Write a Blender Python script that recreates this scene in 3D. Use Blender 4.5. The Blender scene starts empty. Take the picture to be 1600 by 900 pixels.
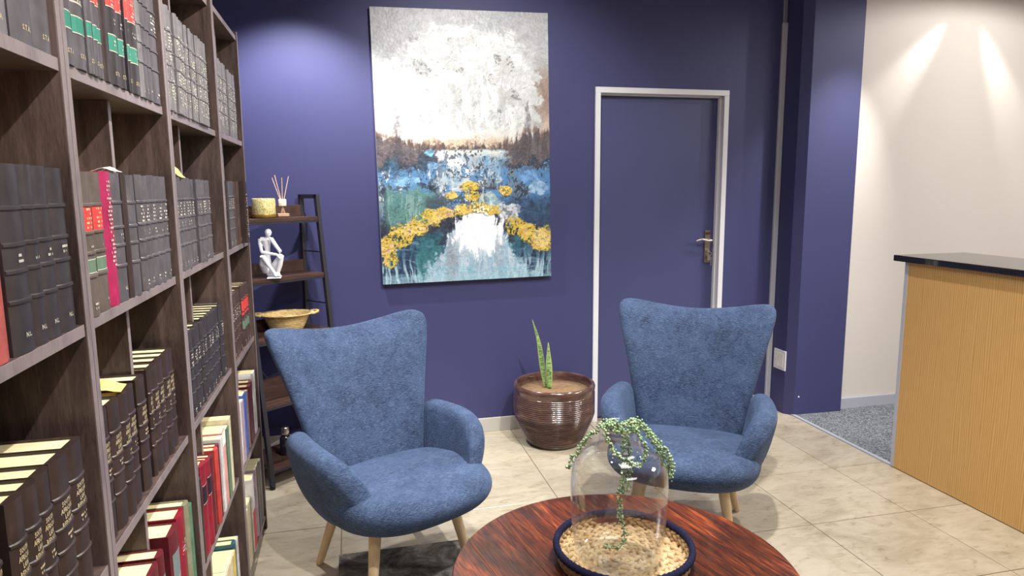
import bpy, bmesh, math, random
import numpy as np
from mathutils import Vector, Matrix
random.seed(7)
PI = math.pi
S = bpy.context.scene
COL = S.collection

# ------------------------------------------------------------------ camera
cam_d = bpy.data.cameras.new('camera')
cam = bpy.data.objects.new('camera', cam_d); COL.objects.link(cam)
S.camera = cam
cam_d.sensor_width = 36; cam_d.lens = 24.02; cam_d.clip_start = 0.05
YAW, PITCH, ROLL = math.radians(13.332), math.radians(8.306), math.radians(-0.403)
fwd = Vector((math.sin(YAW)*math.cos(PITCH), math.cos(YAW)*math.cos(PITCH), -math.sin(PITCH)))
rt0 = Vector((math.cos(YAW), -math.sin(YAW), 0)); up0 = rt0.cross(fwd)
rt = math.cos(ROLL)*rt0 + math.sin(ROLL)*up0
up = -math.sin(ROLL)*rt0 + math.cos(ROLL)*up0
M = Matrix((rt, up, -fwd)).transposed().to_4x4(); M.translation = Vector((0, -4.007, 1.495))
cam.matrix_world = M

# ------------------------------------------------------------------ world, light, exposure
w = bpy.data.worlds.new('world'); S.world = w; w.use_nodes = True
w.node_tree.nodes['Background'].inputs[0].default_value = (1, .97, .93, 1)
w.node_tree.nodes['Background'].inputs[1].default_value = .15
S.view_settings.view_transform = 'Standard'; S.view_settings.look = 'None'
S.view_settings.gamma = 1; S.view_settings.use_curve_mapping = False
S.view_settings.exposure = 0.6

def area(name, loc, size, energy, col=(1, .985, .965), rot=(0, 0, 0), sy=None):
    d = bpy.data.lights.new(name, 'AREA'); d.size = size; d.energy = energy; d.color = col
    d.shape = 'RECTANGLE'; d.size_y = sy or size
    o = bpy.data.objects.new(name, d); o.location = loc; o.rotation_euler = rot; COL.objects.link(o); return o
def spot(name, loc, target, energy, cone, blend=.5, col=(1, .985, .965), rad=.03):
    d = bpy.data.lights.new(name, 'SPOT'); d.energy = energy; d.color = col
    d.spot_size = math.radians(cone); d.spot_blend = blend; d.shadow_soft_size = rad
    o = bpy.data.objects.new(name, d); o.location = loc
    o.rotation_euler = (Vector(target)-Vector(loc)).to_track_quat('-Z', 'Y').to_euler(); COL.objects.link(o); return o
CEIL = 2.75
for (x, y, e) in ((1.3, -2.4, 14), (1.2, -4.9, 14), (4.4, -2.5, 56)):
    area('ceiling_panel_light', (x, y, CEIL-.03), 1.2, e, sy=.6)
# downlights washing the back and passage walls, plus added pillar and wall-top fills
spot('downlight_or_fill', (-.24, -.50, CEIL-.03), (-.26, -.32, 0), 108, 108, .6)
spot('downlight_or_fill', (.70, -1.70, CEIL-.03), (.76, .0, 1.48), 80, 82, .7)
spot('downlight_or_fill', (3.25, -.80, CEIL-.03), (2.90, -.20, 1.35), 78, 52, 1.0)  # added pillar fill, standing in for spill from the passage downlight
spot('downlight_or_fill', (3.95, -.26, CEIL-.04), (3.22, -.17, 1.84), 48, 26, 1.0)
spot('downlight_or_fill', (3.97, -.26, CEIL-.04), (4.50, -.17, 1.76), 48, 26, 1.0)
spot('downlight_or_fill', (3.96, -1.0, CEIL-.03), (3.96, -.75, 0), 21, 170, .25)  # wide fill added to lift the upper passage wall and pillar top
spot('downlight_or_fill', (1.15, -2.2, CEIL-.03), (1.0, -1.9, 0), 150, 105, .7)
spot('downlight_or_fill', (2.3, -1.5, CEIL-.03), (2.2, -1.3, 0), 75, 95, .7)
spot('downlight_or_fill', (.48, -3.35, CEIL-.03), (-.35, -2.9, 1.0), 112, 100, .6, rad=.02)
spot('downlight_or_fill', (.50, -1.9, CEIL-.03), (-.35, -1.6, 1.0), 82, 95, .6, rad=.02)

# ------------------------------------------------------------------ materials
def srgb(r, g, b):
    f = lambda c: (c/255/12.92) if c/255 <= .04045 else ((c/255+.055)/1.055)**2.4
    return (f(r), f(g), f(b), 1)
class NT:
    def __init__(s, name):
        s.m = bpy.data.materials.new(name); s.m.use_nodes = True; s.t = s.m.node_tree
        s.b = s.t.nodes['Principled BSDF']; s.out = s.t.nodes['Material Output']
    def n(s, typ, **k):
        q = s.t.nodes.new(typ)
        for a, v in k.items():
            if a.startswith('i_'):
                key = a[2:]; key = int(key) if key.isdigit() else key.replace('_', ' ')
                q.inputs[key].default_value = v
            else: setattr(q, a, v)
        return q
    def l(s, a, b): s.t.links.new(a, b)
    def coord(s, scale=(1, 1, 1), kind='Object', rot=(0, 0, 0), rnd=False):
        if kind == 'World': c = s.n('ShaderNodeNewGeometry').outputs['Position']
        else: c = s.n('ShaderNodeTexCoord').outputs[kind]
        if rnd:
            oi = s.n('ShaderNodeObjectInfo'); mul = s.n('ShaderNodeMath', operation='MULTIPLY', i_1=37.0); s.l(oi.outputs['Random'], mul.inputs[0])
            ad = s.n('ShaderNodeVectorMath', operation='ADD'); s.l(c, ad.inputs[0]); s.l(mul.outputs[0], ad.inputs[1]); c = ad.outputs[0]
        mp = s.n('ShaderNodeMapping'); mp.inputs['Scale'].default_value = scale; mp.inputs['Rotation'].default_value = rot
        s.l(c, mp.inputs[0]); return mp.outputs[0]
    def noise(s, vec, scale, detail=4, rough=.55, dist=0):
        q = s.n('ShaderNodeTexNoise'); q.inputs['Scale'].default_value = scale; q.inputs['Detail'].default_value = detail
        q.inputs['Roughness'].default_value = rough; q.inputs['Distortion'].default_value = dist
        s.l(vec, q.inputs['Vector']); return q.outputs['Fac']
    def ramp(s, fac, stops):
        r = s.n('ShaderNodeValToRGB'); e = r.color_ramp.elements
        while len(e) < len(stops): e.new(.5)
        for q, (p, c) in zip(e, stops): q.position = p; q.color = c
        s.l(fac, r.inputs[0]); return r.outputs[0]
    def mix(s, fac, a, b, mode='MIX'):
        q = s.n('ShaderNodeMix', data_type='RGBA', blend_type=mode)
        for v, i in ((fac, 0), (a, 6), (b, 7)):
            if isinstance(v, (int, float, tuple)): q.inputs[i].default_value = v
            else: s.l(v, q.inputs[i])
        return q.outputs[2]
    def bump(s, h, strength, dist=.002, prev=None):
        q = s.n('ShaderNodeBump'); q.inputs['Strength'].default_value = strength; q.inputs['Distance'].default_value = dist
        s.l(h, q.inputs['Height'])
        if prev is not None: s.l(prev, q.inputs['Normal'])
        s.l(q.outputs[0], s.b.inputs['Normal']); return q.outputs[0]
    def base(s, c):
        if isinstance(c, tuple): s.b.inputs['Base Color'].default_value = c
        else: s.l(c, s.b.inputs['Base Color'])
    def set(s, rough=.5, spec=.5, metal=0, coat=0):
        s.b.inputs['Roughness'].default_value = rough; s.b.inputs['Specular IOR Level'].default_value = spec
        s.b.inputs['Metallic'].default_value = metal; s.b.inputs['Coat Weight'].default_value = coat
        return s
def scl(c, k): return (min(1, c[0]*k), min(1, c[1]*k), min(1, c[2]*k), 1)
def plain(name, c, rough=.5, spec=.5, metal=0, coat=0, var=.12, sc=12, bump=.05, rnd=False, bd=.001):
    t = NT(name).set(rough, spec, metal, coat)
    f = t.noise(t.coord(rnd=rnd), sc, 5)
    t.base(t.ramp(f, [(.25, scl(c, 1-var)), (.75, scl(c, 1+var))]))
    if bump: t.bump(t.noise(t.coord(rnd=rnd), sc*8, 3), bump, bd)
    return t.m

navy = plain('navy_paint', srgb(62, 63, 106), .55, .4, var=.04, sc=3, bump=.03)
cream_wall = plain('cream_paint', srgb(216, 207, 198), .7, .3, var=.02, sc=2, bump=.03)
white_paint = plain('white_gloss_paint', srgb(222, 221, 226), .35, .5, var=.02)
door_paint = plain('door_paint', srgb(66, 70, 112), .45, .5, var=.04, sc=3)
skirt = plain('skirting_tile', srgb(196, 192, 184), .4, .5, var=.05, sc=4)
grey_trim = plain('grey_painted_trim', srgb(176, 177, 188), .45, .4, var=.03)
alu = plain('brushed_aluminium', srgb(178, 180, 192), .35, .5, metal=.7, var=.05)
ceil_m = plain('ceiling_white', srgb(228, 226, 220), .8, .2, var=.02)
chrome = plain('satin_nickel', srgb(190, 180, 172), .28, .5, metal=1, var=.08, bump=0)
key_m = plain('key_metal', srgb(225, 220, 210), .2, .5, metal=1, var=.05, bump=0)
gran = NT('black_granite').set(.04, .7)
gran.base(gran.ramp(gran.noise(gran.coord(), 320, 3), [(.45, srgb(18, 18, 20)), (.62, srgb(40, 40, 42)), (.7, srgb(110, 110, 112))])); gran = gran.m

def wood(name, stops, scale=(1, 1, 1), ns=9, dist=1.5, rough=.45, spec=.5, bump=.15, coat=0, rnd=True, rot=(0, 0, 0), fine=60):
    t = NT(name).set(rough, spec, 0, coat)
    v = t.coord(scale, rot=rot, rnd=rnd)
    a = t.noise(v, ns, 6, .6, dist); b = t.noise(v, fine, 3, .6)
    m = t.n('ShaderNodeMath', operation='MULTIPLY_ADD', i_1=.35); t.l(b, m.inputs[0]); 
    m2 = t.n('ShaderNodeMath', operation='MULTIPLY', i_1=.75); t.l(a, m2.inputs[0]); t.l(m2.outputs[0], m.inputs[2])
    t.base(t.ramp(m.outputs[0], stops)); t.bump(b, bump, .0006)
    return t.m
wenge = wood('wenge_laminate', [(.35, srgb(48, 37, 35)), (.52, srgb(72, 57, 53)), (.7, srgb(98, 80, 75))], (6, 12, .7), 5, .6, .42, .5, .1)
wenge_edge = wood('wenge_edge', [(.35, srgb(102, 90, 91)), (.6, srgb(132, 119, 118))], (8, 3, .8), 5, .4, .4, .5, .1)
oak = NT('oak_laminate').set(.42, .4)
_v = oak.coord((1, 5, .28)); _w = oak.n('ShaderNodeTexWave', wave_type='BANDS', bands_direction='Y'); _w.inputs['Scale'].default_value = 6.0
_w.inputs['Distortion'].default_value = 11; _w.inputs['Detail'].default_value = 2; _w.inputs['Detail Scale'].default_value = .55; oak.l(_v, _w.inputs['Vector'])
_f = oak.noise(oak.coord((60, 260, 3)), 3, 4)
_c1 = oak.ramp(_w.outputs['Fac'], [(.0, srgb(176, 130, 68)), (.4, srgb(204, 160, 96)), (1, srgb(212, 170, 108))])
oak.base(oak.mix(.38, _c1, oak.ramp(_f, [(.35, srgb(178, 132, 70)), (.6, srgb(215, 173, 112))]))); oak = oak.m
beech = wood('beech_wood', [(.3, srgb(205, 176, 134)), (.6, srgb(226, 200, 160)), (.8, srgb(236, 214, 180))], (14, 14, 1.2), 4, .4, .45, .4, .05)
tabletop_m = wood('sheesham_wood', [(.32, srgb(26, 15, 15)), (.44, srgb(50, 28, 25)), (.52, srgb(78, 42, 33)), (.60, srgb(104, 60, 42)), (.72, srgb(142, 94, 64))],
                  (12, .9, 5), 3.0, 1.2, .30, .55, .25, .35, fine=26)
t = NT('sheesham_wood_top').set(.28, .5, 0, .3)
g1 = t.noise(t.coord((16, 1.3, 4), rnd=True), 4, 6, .65, .8); g2 = t.noise(t.coord((3.2, 1.2, 2)), 3.2, 5, .6, .6); g3 = t.noise(t.coord((60, 2.5, 6), rnd=True), 6, 3, .6)
c = t.ramp(g1, [(.32, srgb(28, 12, 10)), (.45, srgb(62, 26, 16)), (.55, srgb(100, 44, 20)), (.68, srgb(146, 78, 34))])
c = t.mix(1.0, c, t.ramp(g2, [(.36, (.16, .13, .14, 1)), (.46, (.5, .42, .40, 1)), (.56, (.95, .85, .75, 1)), (.66, (1.7, 1.5, 1.3, 1))]), 'MULTIPLY')
c = t.mix(.25, c, t.ramp(g3, [(.35, srgb(24, 14, 14)), (.6, srgb(116, 66, 40))])); t.base(c); t.bump(g3, .3, .0006); tabletop_m = t.m
table_dark = wood('sheesham_base', [(.3, srgb(30, 14, 12)), (.6, srgb(66, 30, 22)), (.8, srgb(96, 48, 32))], (9, 9, 1), 3, 1, .4)

# travertine-look floor tile
t = NT('travertine_tile').set(.24, .5)
v = t.coord(kind='World'); big = t.noise(t.coord((1, 1.7, 1), 'World'), 2.3, 8, .62, 1.2); fin = t.noise(t.coord((1, 2.6, 1), 'World', (0, 0, .6)), 11, 8, .7, 1.0)
c = t.ramp(big, [(.32, srgb(164, 148, 124)), (.46, srgb(196, 182, 156)), (.58, srgb(214, 201, 177)), (.75, srgb(222, 211, 190))])
c2 = t.ramp(fin, [(.36, srgb(146, 130, 104)), (.44, srgb(200, 187, 162)), (.7, srgb(220, 208, 186))])
oi = t.n('ShaderNodeObjectInfo'); br = t.ramp(oi.outputs['Random'], [(0, (.76, .76, .77, 1)), (1, (.86, .86, .86, 1))])
t.base(t.mix(1.0, t.mix(.42, c, c2), br, 'MULTIPLY')); t.bump(fin, .08, .001); tile_m = t.m
grout = plain('grout', srgb(132, 116, 98), .9, .1, sc=40)
t = NT('carpet_grey').set(.95, .1)
f = t.noise(t.coord(kind='World'), 110, 4, .8); t.base(t.ramp(f, [(.38, srgb(70, 74, 80)), (.5, srgb(118, 122, 128)), (.62, srgb(176, 178, 182))])); t.bump(f, .8, .006); carpet_m = t.m
t = NT('rug_pile').set(.95, .1)
f1 = t.noise(t.coord(kind='World'), 7, 5, .65, .8); f2 = t.noise(t.coord((1, 3, 1), 'World'), 130, 4, .7)
t.base(t.mix(.35, t.ramp(f1, [(.40, srgb(76, 73, 70)), (.5, srgb(132, 126, 118)), (.60, srgb(190, 182, 170))]), t.ramp(f2, [(.35, srgb(26, 25, 26)), (.65, srgb(140, 134, 130))])))
t.bump(f2, .9, .01); rug_m = t.m

# ribbed chenille for the armchairs
t = NT('blue_chenille').set(.85, .25); t.b.inputs['Sheen Weight'].default_value = .25; t.b.inputs['Sheen Roughness'].default_value = .45
t.b.inputs['Sheen Tint'].default_value = srgb(150, 175, 215)
pz = t.noise(t.coord(rnd=True), 5.5, 4, .6, .4); pm = t.noise(t.coord(), 28, 4, .7)
up_z = t.n('ShaderNodeSeparateXYZ'); t.l(t.n('ShaderNodeTexCoord').outputs['Normal'], up_z.inputs[0])
ab = t.n('ShaderNodeMath', operation='ABSOLUTE'); t.l(up_z.outputs[2], ab.inputs[0]); mr = t.n('ShaderNodeMapRange'); mr.inputs[1].default_value = .55; mr.inputs[2].default_value = .8; t.l(ab.outputs[0], mr.inputs[0])
ra = t.noise(t.coord((20, 20, 150)), 4, 3, .65); rb = t.noise(t.coord((20, 150, 20)), 4, 3, .65)
rm_ = t.n('ShaderNodeMix', data_type='FLOAT'); t.l(mr.outputs[0], rm_.inputs[0]); t.l(ra, rm_.inputs[2]); t.l(rb, rm_.inputs[3]); rib = rm_.outputs[0]
c = t.ramp(pz, [(.36, srgb(20, 29, 48)), (.47, srgb(39, 52, 77)), (.57, srgb(51, 66, 93)), (.7, srgb(68, 84, 112))])
c = t.mix(.30, c, t.ramp(pm, [(.36, srgb(34, 48, 76)), (.64, srgb(90, 108, 140))]))
c = t.mix(.36, c, t.ramp(rib, [(.34, srgb(26, 37, 60)), (.5, srgb(58, 76, 108)), (.66, srgb(122, 140, 170))]))
t.base(c); bp_ = t.bump(pm, .15, .002); t.bump(rib, .55, .0025, bp_); fabric = t.m

def leather(name, c, rough=.38, worn=.35):
    t = NT(name).set(rough, .45)
    v = t.coord(rnd=True)
    f = t.noise(v, 22, 6, .65, .5); g = t.noise(t.coord((1, 1, .3), rnd=True), 60, 4, .7)
    a = t.ramp(f, [(.3, scl(c, .7)), (.55, c), (.78, scl(c, 1.45))])
    b = t.ramp(g, [(.62, (0, 0, 0, 1)), (.8, (1, 1, 1, 1))])
    mm = t.n('ShaderNodeMath', operation='MULTIPLY', i_1=worn); t.l(b, mm.inputs[0])
    t.base(t.mix(mm.outputs[0], a, scl(c, 3.0))); t.bump(g, .25, .0008)
    return t.m
L = dict(black=leather('black_leather', srgb(54, 48, 50)), grey=leather('grey_cloth', srgb(84, 79, 82)), lgrey=leather('light_grey_cloth', srgb(112, 108, 108)),
         brown=leather('brown_leather', srgb(74, 56, 50)), dbrown=leather('dark_brown_leather', srgb(54, 41, 38)), taupe=leather('taupe_cloth', srgb(96, 84, 76)),
         magenta=leather('magenta_cloth', srgb(158, 34, 78), worn=.1), pink=leather('pink_cloth', srgb(222, 150, 146), worn=.1), salmon=leather('faded_red_cloth', srgb(172, 84, 76), worn=.1),
         maroon=leather('maroon_cloth', srgb(96, 30, 38), worn=.1), crimson=leather('crimson_cloth', srgb(134, 28, 44), worn=.1), red=leather('red_cloth', srgb(176, 62, 56), worn=.1),
         green=leather('green_cloth', srgb(84, 118, 92), worn=.1), teal=leather('teal_cloth', srgb(46, 90, 98), worn=.1), blue=leather('blue_cover', srgb(56, 96, 176), worn=.05),
         white=leather('white_cover', srgb(214, 210, 208), worn=.05), cream=leather('cream_cover', srgb(214, 200, 164), worn=.1), lilac=leather('lilac_cover', srgb(172, 150, 164), worn=.1),
         yellow=leather('yellow_cover', srgb(214, 186, 96), worn=.1), olive=leather('olive_cloth', srgb(134, 130, 104), worn=.1))
t = NT('page_paper').set(.8, .2)
f = t.noise(t.coord((3, 420, 3)), 3, 3); t.base(t.ramp(f, [(.3, srgb(206, 186, 140)), (.6, srgb(244, 230, 180))])); paper = t.m
gold = plain('gold_foil', srgb(214, 196, 150), .4, .5, metal=.3, var=.15, bump=0)
silver_l = plain('worn_white_lettering', srgb(186, 178, 164), .6, .3, var=.12, bump=0)
lab_red = plain('red_label', srgb(204, 62, 58), .5, .4, var=.12, sc=60)
lab_green = plain('green_label', srgb(52, 124, 104), .5, .4, var=.12, sc=60)
lab_dgreen = plain('dull_green_label', srgb(96, 118, 98), .5, .4, var=.15, sc=60)
lab_black = plain('black_label', srgb(34, 32, 40), .5, .4, var=.12, sc=60)
lab_grey = plain('grey_label', srgb(112, 122, 120), .5, .4, var=.12, sc=60)
lab_white = plain('white_label', srgb(226, 220, 210), .6, .3)
yellow_paper = plain('yellow_paper', srgb(236, 206, 120), .8, .2, var=.05)

# ------------------------------------------------------------------ helpers
def finish(bm, name, m, parent=None, smooth=False, loc=None):
    me = bpy.data.meshes.new(name); bmesh.ops.recalc_face_normals(bm, faces=bm.faces); bm.to_mesh(me); bm.free()
    return mobj(me, name, m, parent, smooth, loc)
def mobj(me, name, m, parent=None, smooth=False, loc=None):
    if m is not None and not me.materials: me.materials.append(m)
    if smooth:
        me.polygons.foreach_set('use_smooth', [True]*len(me.polygons))
        if smooth == 'auto':
            me.set_sharp_from_angle(angle=math.radians(38))
    o = bpy.data.objects.new(name, me); COL.objects.link(o)
    if parent: o.parent = parent
    if loc is not None: o.location = loc
    return o
def empty(name, loc=(0, 0, 0), rz=0):
    o = bpy.data.objects.new(name, None); o.empty_display_size = .05; COL.objects.link(o); o.location = loc; o.rotation_euler = (0, 0, rz); return o
def tag(o, label, cat, group=None):
    o['label'] = label; o['category'] = cat
    if group: o['group'] = group
    return o
def structure(o): o['kind'] = 'structure'; return o
def box(bm, x0, x1, y0, y1, z0, z1, bev=0, mi=0):
    vs = [bm.verts.new((x, y, z)) for x in (x0, x1) for y in (y0, y1) for z in (z0, z1)]
    fs = [bm.faces.new([vs[i] for i in q]) for q in ((0, 1, 3, 2), (4, 6, 7, 5), (0, 4, 5, 1), (2, 3, 7, 6), (0, 2, 6, 4), (1, 5, 7, 3))]
    for f in fs: f.material_index = mi
    if bev:
        bmesh.ops.recalc_face_normals(bm, faces=fs)
        bmesh.ops.bevel(bm, geom=list({e for f in fs for e in f.edges}), offset=bev, segments=1, affect='EDGES', profile=.5)
def obox(name, b, m, parent=None, bev=.0015):
    bm = bmesh.new(); box(bm, *b, bev=bev); return finish(bm, name, m, parent)
def loft(bm, rings, cap=True, closed=True):
    R = [[bm.verts.new(p) for p in r] for r in rings]; n = len(R[0])
    for a, b in zip(R, R[1:]):
        for i in range(n if closed else n-1):
            j = (i+1) % n; bm.faces.new((a[i], a[j], b[j], b[i]))
    if cap: bm.faces.new(R[0][::-1]); bm.faces.new(R[-1])
    return R
def lathe(bm, prof, n=48, c=(0, 0), cap=False):
    rings = [[(c[0]+r*math.cos(2*PI*i/n), c[1]+r*math.sin(2*PI*i/n), z) for i in range(n)] for r, z in prof]
    loft(bm, rings, cap)
def tube(bm, pts, rad, n=8, cap=True):
    pts = [Vector(p) for p in pts]; rad = rad if isinstance(rad, (list, tuple)) else [rad]*len(pts)
    rings = []; ref = None
    for i, p in enumerate(pts):
        d = (pts[min(i+1, len(pts)-1)]-pts[max(i-1, 0)]).normalized()
        if ref is None: ref = d.orthogonal().normalized()
        ref = (ref - d*ref.dot(d)); ref = ref.normalized() if ref.length > 1e-6 else d.orthogonal().normalized()
        b = d.cross(ref)
        rings.append([p+(ref*math.cos(2*PI*k/n)+b*math.sin(2*PI*k/n))*rad[i] for k in range(n)])
    loft(bm, rings, cap)
def spline(pts, k=6):
    P = [Vector(p) for p in pts]; P = [P[0]*2-P[1]]+P+[P[-1]*2-P[-2]]; out = []
    for i in range(1, len(P)-2):
        for j in range(k):
            s = j/k; a, b, c, d = P[i-1:i+3]
            out.append(.5*((2*b)+(c-a)*s+(2*a-5*b+4*c-d)*s*s+(3*b-a-3*c+d)*s**3))
    out.append(P[-2]); return out

# ------------------------------------------------------------------ room shell
XL, YB, YR, XR = -.73, 0.0, -6.2, 6.2      # left wall, back wall, rear wall, right wall
DX0, DX1, DZ = 1.472, 2.365, 2.095          # door frame outer
bm = bmesh.new()
box(bm, XL-.15, DX0, YB, .16, 0, CEIL); box(bm, DX1, 3.15, YB, .16, 0, CEIL); box(bm, DX0, DX1, YB, .16, DZ, CEIL)
structure(finish(bm, 'wall_back', navy))
structure(obox('wall_passage_back', (3.15, XR, -.17, .16, 0, CEIL), cream_wall, bev=0))
structure(obox('wall_left', (XL-.15, XL, YR, YB, 0, CEIL), navy, bev=0))
structure(obox('wall_right', (XR, XR+.15, YR-.15, .16, 0, CEIL), cream_wall, bev=0))
structure(obox('wall_rear', (XL-.15, XR, YR-.15, YR, 0, CEIL), cream_wall, bev=0))
structure(obox('ceiling', (XL-.15, XR+.15, YR-.15, .16, CEIL, CEIL+.1), ceil_m, bev=0))
# pillar with chamfered corner
bm = bmesh.new(); pts = [(2.755, 0), (2.755, -.165), (2.80, -.215), (3.15, -.225), (3.15, 0)]
loft(bm, [[(x, y, z) for x, y in pts] for z in (0, CEIL)])
pillar = structure(finish(bm, 'pillar', navy))
bm = bmesh.new(); lathe(bm, [(.0001, 0), (.006, 0), (.006, .002), (.0001, .003)], 12)
o = finish(bm, 'screw_cap', white_paint, pillar, loc=(2.83, -.2165, .125)); o.rotation_euler = (PI/2, 0, 0)
structure(obox('trim_1', (2.718, 2.754, -.022, 0, 0, CEIL-.23), grey_trim, bev=.004))
structure(obox('trim_2', (2.722, 2.750, -.014, 0, CEIL-.23, CEIL), alu, bev=.002))
structure(obox('baseboard_back', (XL, DX0, -.012, 0, 0, .088), skirt, bev=.002))
structure(obox('baseboard_right', (DX1, 2.717, -.012, 0, 0, .088), skirt, bev=.002))
structure(obox('baseboard_passage', (3.151, XR, -.185, -.17, 0, .075), grey_trim, bev=.002))
# floor slab, tiles, carpet, threshold strip
floor = structure(obox('floor', (XL-.15, XR+.15, YR-.15, .16, -.06, -.004), grout, bev=0))
X0, Y0, P, G = .935, .008, .511, .002
tiles = {}
def tile(x0, x1, y0, y1):
    k = (round(x1-x0, 3), round(y1-y0, 3))
    if k not in tiles:
        bm = bmesh.new(); box(bm, G, k[0]-G, G, k[1]-G, -.008, 0, bev=.001); me = bpy.data.meshes.new('tile'); bm.to_mesh(me); bm.free(); me.materials.append(tile_m); tiles[k] = me
    o = mobj(tiles[k], 'tile', None, floor, loc=(x0, y0, 0))
for j in range(1, 13):
    ya, yb = Y0-P*j, min(Y0-P*(j-1), 0)
    for i in range(-4, 4):
        xa, xb = max(X0+P*i, XL), min(X0+P*(i+1), 2.79)
        if xb-xa > .02: tile(xa, xb, max(ya, YR), yb)
structure(obox('carpet', (2.812, XR, YR, -.17, -.004, .004), carpet_m, bev=0))
structure(obox('trim_3', (2.79, 2.813, -1.06, -.20, -.003, .006), grey_trim, bev=.001))

# door
door = structure(empty('door_1', (DX0, 0, 0)))
bm = bmesh.new(); W = DX1-DX0; F = .034
def jamb(x, s):   # stepped steel profile on the side s
    a, b = sorted((x, x+s*F)); box(bm, a, b, -.012, .005, 0, DZ-F, bev=.002)
    a, b = sorted((x, x+s*(F-.012))); box(bm, a, b, .005, .16, 0, DZ-.02)
    a, b = sorted((x, x+s*(F+.008))); box(bm, a, b, .030, .060, 0, DZ-F, bev=.003)
jamb(0, 1); jamb(W, -1)
box(bm, 0, W, -.012, .005, DZ-F, DZ, bev=.002); box(bm, 0, W, .005, .16, DZ-F+.012, DZ); box(bm, F, W-F, .03, .06, DZ-F-.008, DZ-F+.006, bev=.002)
finish(bm, 'door_frame', white_paint, door)
leaf = obox('door_leaf', (F-.004, W-F+.004, .062, .10, .006, DZ-F+.004), door_paint, door)
hd = bpy.data.objects.new('door_handle', None); COL.objects.link(hd)
COL.objects.unlink(hd); bpy.data.objects.remove(hd)
hx = 2.283-DX0
bm = bmesh.new(); box(bm, hx-.022, hx+.022, .052, .0625, 1.0, 1.215, bev=.004)
hd = finish(bm, 'door_handle', chrome, leaf)
bm = bmesh.new(); tube(bm, [(hx+.004, .054, 1.15), (hx+.004, .020, 1.15)], .010, 12)
tube(bm, spline([(hx+.010, .018, 1.15), (hx-.02, .014, 1.148), (hx-.06, .014, 1.158), (hx-.10, .02, 1.148)]), .0075, 10)
lv = finish(bm, 'lever', chrome, leaf, smooth='auto')
bm = bmesh.new(); lathe(bm, [(.012, 0), (.016, .003), (.016, .008), (.009, .009)], 18, cap=True)
cy = finish(bm, 'lock_cylinder', chrome, leaf, smooth='auto', loc=(hx, .053, 1.082)); cy.rotation_euler = (PI/2, 0, 0)
bm = bmesh.new(); tube(bm, [(hx, .046, 1.082), (hx, .030, 1.078)], .006, 8); tube(bm, [(hx+.004+.012*math.cos(a), .03, 1.062+.014*math.sin(a)) for a in [i*PI/6 for i in range(13)]], .0018, 6)
box(bm, hx-.012, hx+.008, .028, .031, 1.018, 1.05, bev=.001); box(bm, hx+.010, hx+.017, .026, .029, .985, 1.045, bev=.001)
finish(bm, 'key', key_m, leaf)
bm = bmesh.new(); box(bm, hx-.016, hx+.016, .049, .053, 1.185, 1.203, bev=.001)
finish(bm, 'handle_plate_inset', plain('bronze_inset', srgb(120, 92, 84), .3, .5, .8, bump=0), leaf)

# wall socket on the pillar side
sk = empty('wall_switch_plate', (2.755, -.112, .357)); tag(sk, 'white wall plate low on the navy pillar, right of the armchair by the door', 'wall plate')
obox('plate', (-.010, 0, -.062, .062, -.066, .066), white_paint, sk, bev=.002)
obox('insert', (-.0125, -.0095, -.042, .042, -.046, .046), plain('off_white_plastic', srgb(232, 228, 222), .4, .5, bump=0), sk, bev=.001)

# reception counter
ct = empty('reception_counter', (2.785, -2.3, 0)); tag(ct, 'oak veneer reception counter with black granite top at the right edge', 'counter')
y1 = -1.066+2.3
for a, b in ((-1.4355+2.3, y1-.022), (-2.35+2.3, -1.436+2.3), (-3.9+2.3, -2.3505+2.3)):
    obox('front_panel', (0, .018, a, b, .004, 1.105), oak, ct, bev=.0003)
obox('edge_trim', (-.003, .020, y1-.022, y1, .004, 1.105), grey_trim, ct, bev=.001)
obox('end_panel', (.018, .40, y1-.018, y1-.002, .0, 1.105), white_paint, ct, bev=.001)
obox('worktop', (-.022, .43, -1.6, y1+.062, 1.106, 1.137), gran, ct, bev=.003)
obox('plinth', (.03, .36, -1.6, y1-.04, .0, .09), plain('dark_plinth', srgb(50, 46, 44)), ct)

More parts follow.
